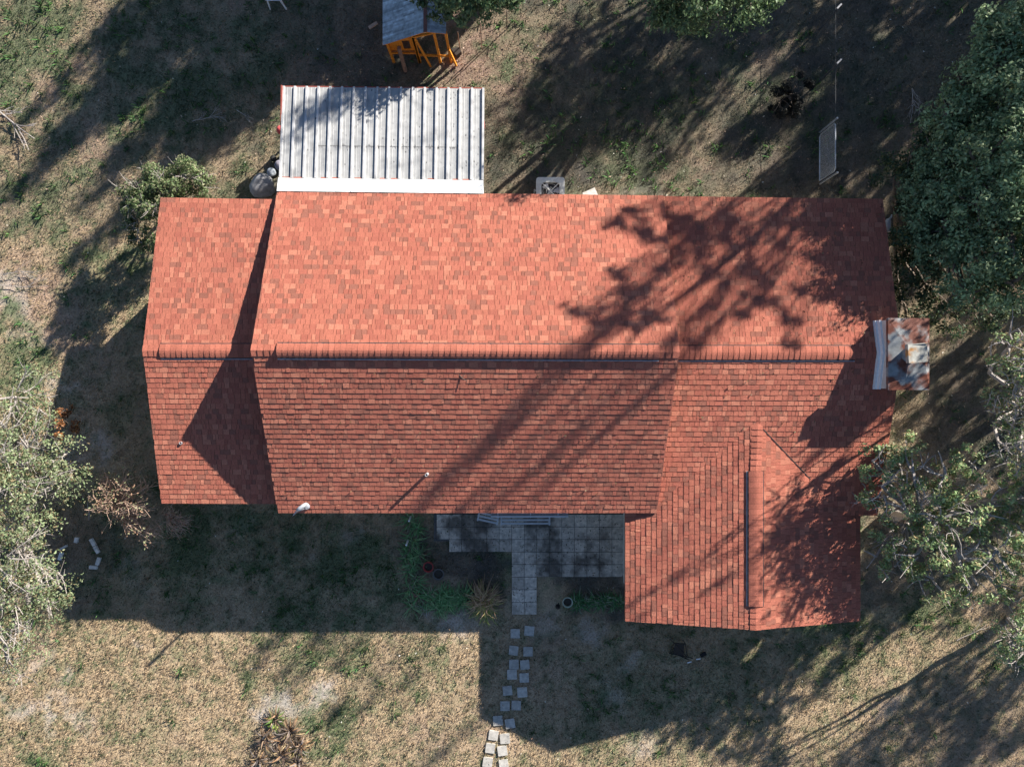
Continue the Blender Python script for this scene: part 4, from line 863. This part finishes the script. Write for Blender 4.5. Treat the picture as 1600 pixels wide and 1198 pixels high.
far_tree('leafy tree off the right edge level with the chimney', [S(1500, 650, 5.6, 1.0), S(1560, 590, 5.4, 1.0), S(1590, 680, 6, 1.0), S(1440, 640, 5.6, .45), S(1405, 340, 6, .5), S(1412, 400, 6, .5), S(1415, 460, 6, .5), S(1540, 720, 6.2, .9), S(1470, 590, 5.4, .4), S(1620, 520, 5, 1.1), S(1440, 710, 6.2, .6), S(1500, 520, 5.2, .6), S(1470, 660, 5.8, .6), S(1420, 600, 5.5, .4), S(1460, 740, 6.2, .6), S(1420, 660, 5.6, .35), S(1640, 760, 6.4, 1.2)], 55, per=230)
far_tree('leafy tree off the right edge lighting gaps over the lower lawn', [S(1400, 1160, 7, 1.1), S(1500, 1140, 7, 1.2), S(1590, 1170, 7, 1.4), S(1500, 1060, 6.4, .7), S(1330, 1200, 7.2, .8), S(1570, 1080, 6.4, .9), S(1460, 1210, 7.4, 1.2), S(1600, 1010, 6, .7), S(1420, 1080, 6.8, .35), S(1260, 1215, 7.4, .5)], 56, per=240)
far_tree('low leafy tree off the right edge below the branchy one', [S(1390, 900, 4.8, .6), S(1440, 905, 4.8, .6), S(1400, 960, 5.2, .4), S(1340, 1010, 5.4, .3), S(1300, 1050, 5.8, .3), S(1500, 890, 4.6, .7), S(1575, 940, 5, .5), S(1270, 1085, 6, .22), S(1490, 960, 5.2, .28), S(1350, 930, 5.1, .6), S(1370, 870, 4.7, .6), S(1420, 930, 5, .5), S(1400, 850, 4.6, .7), S(1450, 860, 4.6, .7), S(1380, 960, 5.3, .4)], 57, per=420)
# the tall open tree north-east whose leader and limbs stripe the shingles
bl = []
for (u, v, px, h) in ((960, 350, 20, 3), (1000, 372, 20, 3.1), (1040, 388, 19, 3.1), (1062, 332, 24, 3), (992, 330, 14, 3), (1085, 352, 18, 3), (965, 434, 11, 3.6), (998, 462, 13, 3.8), (1000, 500, 15, 4), (922, 510, 13, 4.1), (888, 490, 9, 4), (960, 518, 13, 4.1),
                      (1130, 340, 23, 3), (1170, 330, 20, 3), (1108, 390, 18, 3.1), (1150, 372, 22, 3), (1120, 420, 16, 3.2), (1180, 402, 12, 3.2), (1232, 330, 20, 2.8), (1262, 350, 18, 2.8), (1220, 380, 11, 2.9), (1172, 470, 12, 3.2), (1202, 480, 11, 3.2), (1222, 502, 11, 3.3),
                      (1245, 450, 9, 3.2), (1290, 472, 14, 3.2), (1300, 330, 22, 2.8), (1278, 400, 12, 3), (1190, 440, 10, 3.1), (1082, 540, 9, 3.5), (1226, 541, 9, 3.5), (1020, 430, 8, 3.5), (1150, 500, 8, 3.3)):
    z = 9.2+((u*7+v*3) % 11)*.13; bl.append(S(u, v, z, px/60.*1.3, h, px/60.*.33))
    for q in range(3):
        a_ = random.uniform(0, 6.28); d_ = px*random.uniform(1.1, 2.0); bl.append(S(u+d_*math.cos(a_), v+d_*math.sin(a_)*.8, z+random.uniform(-.4, .4), px/60.*random.uniform(.4, .8), h, px/60.*.2))
for (u, v, z, r_) in ((410, 1022, 13, .26), (492, 1002, 13.2, .34), (440, 1050, 13, .22), (556, 1012, 13.3, .24), (600, 1042, 13, .2), (532, 1040, 13, .2), (522, 1118, 13, .34), (470, 1060, 13, .2), (640, 1060, 13, .16), (700, 1170, 13, .24), (742, 1135, 13, .25), (660, 1200, 13, .3), (575, 1100, 13, .2), (390, 1050, 13, .2)): bl.append(S(u, v, z, r_, 0, .3))
far_tree('tall open-crowned tree beyond the upper right corner, striping the roof with shade', bl, 58, (16.8, 13.8), per=900, lsize=(.09, .16), tr=.22, sub=26, clump=.16, flat=.4, top=14.6, shell=(.2, 1), limbk=.13)
def stripe(label, u, v, h, z0, n, r_, seed, dens, step=.5):
    p = P(u, v, h); bx, by = p.x+KX*(z0-h), p.y+KY*(z0-h); bl = [(bx, by, z0-q*step, r_*(.6+.4*min(1, q/2)), .5) for q in range(n)]
    far_tree(label, bl, seed, (bx, by), per=int(330*dens), lsize=(.12, .22), tr=.05, top=z0, name='pole_tree', sub=14, clump=.24, shell=(.1, 1))
far_tree('dense leafy tree beyond the right edge shading the roof end above the chimney', [S(1320, 330, 8.2, .55, 2.8), S(1370, 330, 8.0, .6, 2.8), S(1350, 380, 8.3, .6, 3), S(1390, 390, 8.1, .5, 3), S(1325, 400, 8.4, .35, 3), S(1370, 430, 8.4, .5, 3.1), S(1330, 450, 8.6, .4, 3.1), S(1300, 360, 8.2, .35, 3), S(1290, 410, 8.4, .25, 3), S(1350, 470, 8.8, .3, 3.2), S(1270, 325, 8, .3, 2.8)], 64, per=420, lsize=(.12, .22), sub=16, clump=.2, limbk=.4)
far_tree('low leafy tree off the right edge shading the lawn below the front wing', [S(u, v, 5.6+((u*3+v) % 5)*.25, r_, 0) for (u, v, r_) in ((1150, 1035, .7), (1200, 1015, .7), (1250, 1008, .6), (1180, 1060, .5), (1120, 1075, .5), (1230, 1040, .45), (1290, 992, .45), (1320, 975, .4), (1100, 1045, .6), (1350, 960, .35), (1080, 1095, .35), (1160, 1085, .3), (1260, 1035, .3))], 71, per=420, sub=14, clump=.3, limbk=.5)
wb = [S(u, v, 6.4+((u+v) % 7)*.2, r_, 2.8, r_*2.2) for (u, v, r_) in ((1025, 918, .13), (1065, 892, .16), (1105, 862, .14), (1090, 932, .15), (1130, 905, .20), (1165, 872, .16), (1150, 948, .16), (1195, 925, .18), (1212, 838, .13), (1145, 928, .12), (1220, 965, .16), (1185, 850, .12))]
far_tree('open leafy tree off the right edge dappling the front wing', wb, 69, per=420, lsize=(.08, .15), sub=24, clump=.12, limbk=.2, shell=(.2, 1))
far_tree('leafy tree off the right edge dappling the chimney', [S(1410, 522, 7, .22, 4), S(1430, 535, 7, .16, 4), S(1400, 575, 7.2, .2, 4), S(1425, 590, 7.2, .25, 4), S(1440, 510, 7, .1, 4)], 70, per=420, lsize=(.08, .15), sub=24, clump=.12, limbk=.2)
far_tree('leafy tree off the right edge shading the wing below the chimney', [S(1345, 690, 6.5, .45, 3), S(1385, 655, 6.3, .3, 3), S(1290, 700, 6.8, .25, 3), S(1360, 760, 6.6, .5, 2.8), S(1265, 690, 6.8, .22, 3), S(1270, 800, 7, .2, 2.9), S(1240, 830, 7, .25, 3)], 65, per=380, lsize=(.10, .18), sub=16, clump=.18, limbk=.3)
stripe('slim pole-like tree far beyond the upper right corner, nearer one', 655, 785, 2.8, 14.2, 6, .55, 61, 1.0)
stripe('slim pole-like tree far beyond the upper right corner, right-hand one', 770, 792, 2.8, 14.6, 7, .34, 62, 1.0)
stripe('slim pole-like tree far beyond the upper right corner, shortest one', 870, 740, 3.0, 12.6, 5, .26, 63, .9)

# ------------------------------------------------------------------ playhouse
ph = empty('playhouse', (P(640, 88, 0).x, 10.9, 0), 'orange wooden playhouse on stilts with a blue-grey ribbed roof at the top edge', 'playhouse')
Yf = 10.02; mbx = lambda: MB()
def PX(u, v, y=Yf): # point on the front plane y seen at (u, v)
    D = y*F/(599-v); return Vector(((u-800)/F*D, y, max(0, H-D)))
eL, rdg, eR = PX(598, 68), PX(664, 47), PX(697, 50); back = 2.2
mb = MB(); nrm = (rdg-eL); Lp = nrm.length; n = 46
for i in range(n):     # ribs run down the slope; one strip per rib
    y0 = Yf-.06+back*i/n; y1 = y0+back/n; sh = random.uniform(.8, 1.15)
    for a, b, q in ((eL, rdg, 0), (rdg, eR, 1)):
        c = tuple(np.array((.40, .47, .52))*sh*random.uniform(.92, 1.08)); u_ = Vector((0, 0, .022))
        for k in range(4):
            s0, s1 = k/4, (k+1)/4; A_, B_ = a.lerp(b, s0), a.lerp(b, s1); cc = tuple(np.array(c)*random.uniform(.8, 1.2))
            mb.face([(A_.x, y0, A_.z), (B_.x, y0, B_.z), (B_.x, y1, B_.z+.018), (A_.x, y1, A_.z+.018)], cc)
            mb.face([(A_.x, y1, A_.z+.018), (B_.x, y1, B_.z+.018), (B_.x, y1, B_.z), (A_.x, y1, A_.z)], (.12, .16, .19))
mb.build('roof', mat('painted_ribs', attr=True, rough=.8, noise=.3, nscale=9), ph)
mb = MB(); mb.box((rdg.x+.01, Yf+back/2-.08, rdg.z+.03), (.10, back, .035), col=(.24, .11, .09)); mb.build('ridge_board', M_attr, ph)
def beam(a, b, w_, name, parent=ph, m=M_wood):
    mb = MB(); a, b = Vector(a), Vector(b); d = (b-a).normalized(); s_ = Vector((0, 1, 0)); o3 = d.cross(s_).normalized()*w_/2; s_ = s_*w_/2
    vs = [a-o3-s_, a+o3-s_, a+o3+s_, a-o3+s_, b-o3-s_, b+o3-s_, b+o3+s_, b-o3+s_]; mb.mesh(vs, [(0, 3, 2, 1), (4, 5, 6, 7), (0, 1, 5, 4), (1, 2, 6, 5), (2, 3, 7, 6), (3, 0, 4, 7)]); return mb.build(name, m, parent)
beam(eL-Vector((0, 0, .05)), rdg-Vector((0, 0, .05)), .06, 'rafter'); beam(rdg-Vector((0, 0, .06)), eR-Vector((0, 0, .06)), .06, 'rafter')
fx0, fx1, fx2, fx3 = eL.x+.12, PX(652, 80).x, PX(682, 70).x, eR.x-.02
zf = .62
for x, zt in ((fx0, eL.z), (fx0+.82, eL.z+.38), (fx1-.03, eL.z+.55), (fx2, rdg.z-.06), (fx3, eR.z-.05)): beam((x, Yf+.02, -.05), (x, Yf+.02, zt-.03), .07, 'post')
for x in (fx0, fx1): beam((x, Yf+back-.25, -.05), (x, Yf+back-.25, rdg.z-.35), .07, 'post')
xa, xb = fx0+.03, fx1-.06; wl_, wr_, wz0, wz1 = xa+.40, xb-.12, zf+.10, zf+.62      # hut front wall with window opening
mb = MB(); zt = lambda x: eL.z-.06+(rdg.z-eL.z)*(x-eL.x)/(rdg.x-eL.x)
y = Yf+.06
for (x0_, x1_, z0_, z1f) in ((xa, wl_, zf, None), (wr_, xb, zf, None), (wl_, wr_, zf, wz0), (wl_, wr_, wz1, None)):
    za = z1f or zt(x0_); zb = z1f or zt(x1_); za = max(za, z0_+.01); zb = max(zb, z0_+.01)
    mb.mesh([(x0_, y, z0_), (x1_, y, z0_), (x1_, y, zb), (x0_, y, za), (x0_, y+.03, z0_), (x1_, y+.03, z0_), (x1_, y+.03, zb), (x0_, y+.03, za)], [(0, 1, 2, 3), (7, 6, 5, 4), (0, 4, 5, 1), (1, 5, 6, 2), (2, 6, 7, 3), (3, 7, 4, 0)])
mb.build('front_wall', M_wood, ph)
mb = MB(); mb.box(((xa+xb)/2, Yf+back/2, zf), (xb-xa, back-.2, .04)); mb.build('floor', M_bark, ph)
mb = MB(); mb.box((xa+.01, Yf+back/2, (zf+eL.z)/2), (.03, back-.3, eL.z-zf-.08)); mb.build('side_wall', M_wood, ph)
for a, b in (((xa, Yf, zf), (xb, Yf, zf)), ((fx1, Yf, .5), (fx3, Yf, .42)), ((fx1, Yf, zt(fx1)-.12), (fx2, Yf, rdg.z-.15))): beam(a, b, .055, 'rail')
beam((fx0+.36, Yf-.25, -.02), (fx0+.32, Yf-.02, zf+.35), .10, 'ladder_board', m=mat('grey_brown_wood', (.26, .17, .13), noise=.3))
beam((fx1+.04, Yf-.02, zt(fx1)-.15), (fx1+.32, Yf-.12, -.02), .05, 'slant_bar'); beam((fx3, Yf-.02, .9), (fx3+.16, Yf-.10, 0), .06, 'slant_bar')
# planter-like box and stakes right of the playhouse
c = P(712, 82, .15); mb = MB(); s_ = .16; mb.prism([(c.x-s_, c.y+.10), (c.x+.02, c.y-.12), (c.x+s_+.02, c.y), (c.x+.1, c.y+.13)], 0, .2, (.05, .04, .035)); tag(mb.build('dark_tub', M_attr), 'small dark tub on the leaves at the foot of the playhouse', 'tub')
M_stk = mat('pale_wood', (.50, .36, .27), noise=.25)
for (u0, v0, u1, v1, lb) in ((719, 79, 724, 50, 'pale thin wooden stake standing by the dark tub'), (753, 77, 759, 30, 'taller pale wooden stake standing out on the leaf litter')):
    a = P(u0, v0, 0); D = a.y*F/(599-v1); mb = MB(); mb.tube([a, (a.x+.02, a.y+.0, min(1.6, H-D))], .017, 6); tag(mb.build('wooden_stake', M_stk), lb, 'stake')
a = P(792, 45, 0); mb = MB(); mb.tube([a, (a.x, a.y, 1.0)], .016, 6); tag(mb.build('dark_stake', M_bark), 'thin dark stake standing at the right end of the leaf litter', 'stake')
c = P(583, 40, .3); mb = MB(); mb.box((c.x, c.y, .3), (.30, .10, .04), rz=.55); tag(mb.build('loose_board', M_stk), 'short pale board lying in the shade left of the playhouse', 'board')
# white plastic chair at the top edge
c = P(428, -9, .4); chr_ = empty('plastic_chair', (c.x, c.y, 0), 'white plastic garden chair cut off by the top edge', 'chair'); x, y = c.x, c.y
mb = MB(); mb.prism(rrect(x, y, .23, .22, .05), .41, .435); mb.build('seat', M_white, chr_)
mb = MB()
mb.mesh([(x-.22, y+.20, .43), (x+.22, y+.20, .43), (x+.2, y+.30, .85), (x-.2, y+.30, .85), (x-.22, y+.23, .43), (x+.22, y+.23, .43), (x+.2, y+.33, .85), (x-.2, y+.33, .85)], [(0, 1, 2, 3), (7, 6, 5, 4), (0, 4, 5, 1), (1, 5, 6, 2), (2, 6, 7, 3), (3, 7, 4, 0)]); mb.build('backrest', M_white, chr_)
for sx, sy in ((-1, -1), (1, -1), (-1, 1), (1, 1)): mb = MB(); mb.tube([(x+sx*.20, y+sy*.19, .42), (x+sx*.25, y+sy*.25, 0)], [.035, .025], 6); mb.build('leg', M_white, chr_)
for sx in (-1, 1): mb = MB(); mb.tube([(x+sx*.24, y-.2, .42), (x+sx*.25, y-.2, .62), (x+sx*.25, y+.2, .66)], .022, 6); mb.build('armrest', M_white, chr_)

# chain link gate and fence posts
def wires(mb, x, y0, y1, z0, z1, s=.075, r=.0022):
    k = -(z1-z0)
    while k < y1-y0:
        for sg in (1, -1):
            pts = []
            a0 = max(0, k); a1 = min(y1-y0, k+(z1-z0))
            if a1-a0 > .02:
                za, zb = (z0+(a0-k), z0+(a1-k)) if sg > 0 else (z1-(a0-k), z1-(a1-k)); mb.tube([(x, y0+a0, za), (x, y0+a1, zb)], r, 3, caps=False)
        k += s
a = P(1280, 283, 0); b = P(1280, 212, 0); gz = 1.07; gt = empty('wire_gate', ((a.x+b.x)/2, (a.y+b.y)/2, 0), 'silver chain-link gate panel standing alone in the shaded back yard', 'gate')
mb = MB(); r_ = .02; c8 = .07; y0, y1 = a.y, b.y; x = a.x
mb.tube([(x, y0, .03), (x, y1-c8, .03), (x, y1, .03+c8), (x, y1, gz-c8), (x, y1-c8, gz), (x, y0+c8, gz), (x, y0, gz-c8), (x, y0, .03)], r_, 6); mb.build('frame', M_steel, gt)
mb = MB(); wires(mb, x, y0+.02, y1-.02, .05, gz-.02, .062, .0032); mb.build('mesh', M_steel, gt)
for yy in (y0-.09, y1+.10):
    mb = MB(); mb.tube([(x+.02, yy, -.1), (x+.02, yy, gz+.06)], .03, 8); mb.lathe((x+.02, yy, gz+.06), [(.035, 0), (.03, .03), (.008, .05)], 8); mb.build('post', M_steel, gt)
fn = empty('wire_fence', (x, 10.2, 0), 'nearly invisible chain-link fence running up from the gate to the top edge', 'fence')
ys = [y1+.10, P(1285, 127, 0).y, P(1285, 46, 0).y, P(1285, -40, 0).y]
for yy in ys[1:]:
    mb = MB(); mb.tube([(x+.02, yy, -.1), (x+.02, yy, 1.15)], .026, 8); mb.lathe((x+.02, yy, 1.15), [(.033, 0), (.028, .04), (.006, .06)], 8); mb.build('post', M_post, fn)
    mb = MB(); mb.tube([(x-.03, yy-.03, 1.23), (x+.10, yy+.10, 1.235)], .026, 6); mb.build('cap', M_edge, fn)
M_dw = mat('dull_wire', (.06, .062, .065), rough=.8)
mb = MB(); mb.tube([(x, ys[0], 1.08), (x, ys[-1], 1.08)], .009, 5); mb.build('rail', M_dw, fn)
mb = MB(); wires(mb, x, ys[0], ys[-1], .05, 1.07, .10, .0011); mb.build('mesh', M_dw, fn)

# black folding frame and litter on the shaded front lawn
M_blk = mat('black_metal', (.008, .008, .009), rough=.6, noise=0)
c = P(1062, 1016, .3); fr = empty('folding_chair', (c.x, c.y, 0), 'black folding metal chair standing crooked on the shaded front lawn', 'chair')
A4 = [P(1053, 1004, .55), P(1071, 1005.5, .55), P(1074, 1026, .05), P(1046, 1020, .05)]
for i, j in ((0, 1), (1, 2), (2, 3), (3, 0), (0, 2), (1, 3)): mb = MB(); mb.tube([A4[i], A4[j]], .013, 6); mb.build('bar', M_blk, fr)
for (p, q) in ((A4[0], P(1047, 998, .8)), (A4[1], P(1067, 999, .8)), (A4[2], P(1082, 1028, .02)), (A4[3]+Vector((.25, -.05, 0)), P(1076, 1030, .02))): mb = MB(); mb.tube([p, q], .013, 6); mb.build('leg', M_blk, fr)
sp = [A4[0].lerp(A4[1], .1), A4[0].lerp(A4[1], .9), A4[3].lerp(A4[2], .8), A4[3].lerp(A4[2], .2)]
mb = MB(); mb.mesh(sp+[p-Vector((0, 0, .012)) for p in sp], [(0, 1, 2, 3), (7, 6, 5, 4), (0, 4, 5, 1), (1, 5, 6, 2), (2, 6, 7, 3), (3, 7, 4, 0)]); mb.build('sling', mat('dark_sling', (.018, .014, .015), noise=.3), fr)
c = P(1099, 1022, .03); mb = MB(); mb.box((c.x, c.y, .03), (.19, .11, .03), rz=.5); tag(mb.build('black_tray', M_blk), 'small black tray on the grass right of the black frame', 'tray')
for u, v, rz, lb in ((1077, 1034, .35, 'brighter white strip of litter under the black frame'), (1091, 1029, .1, 'duller white strip of litter beside the black tray')):
    c = P(u, v, .02); mb = MB(); mb.mesh([(c.x-.07, c.y-.03, .02), (c.x+.06, c.y, .03), (c.x+.08, c.y+.035, .05), (c.x-.05, c.y+.01, .04)], [(0, 1, 2, 3)]); mb.box((c.x, c.y, .02), (.13, .035, .012), rz=rz); tag(mb.build('white_scrap', M_white), lb, 'scrap')
c = P(880, 942, .0); mb = MB(); d = P(865, 918, .4); mb.tube([(c.x-.15, c.y, 0), (c.x-.2, c.y+.06, .5)], .02, 6); mb.lathe((c.x-.2, c.y+.06, .45), [(.07, 0), (.08, .07), (.02, .13)], 10); tag(mb.build('garden_lamp', M_blk), 'small black garden lamp on a stem left of the pale rimmed pot', 'garden lamp')

# leaf bits caught on the shingles
pr = np.random.default_rng(91); pts = []
for k in range(420):
    if k < 200: u, v = pr.uniform(1050, 1390), pr.uniform(320, 540); he, hr, ye, yr = rE, rR, rC.y, rR0.y
    elif k < 300: u, v = pr.uniform(1080, 1385), pr.uniform(570, 700); he, hr, ye, yr = rE, rR, rA.y, rR0.y
    else: u, v = pr.uniform(440, 1020), pr.uniform(575, 795); he, hr, ye, yr = hE, hR, mA.y, mR0.y
    p = roof_h(u, v, he, hr, ye, yr); pts.append((p.x, p.y, p.z+.03))
V, Fc, C = leafquads(np.array(pts), np.array([0, 0, 1.]), .35, (.03, .08), [(.14, .08, .05), (.22, .13, .07), (.10, .12, .05), (.35, .25, .14)], pr)
tag(npmesh('roof_debris', V, Fc, C, M_leaf), 'small dead leaves caught on the red shingles', 'debris', kind='stuff')
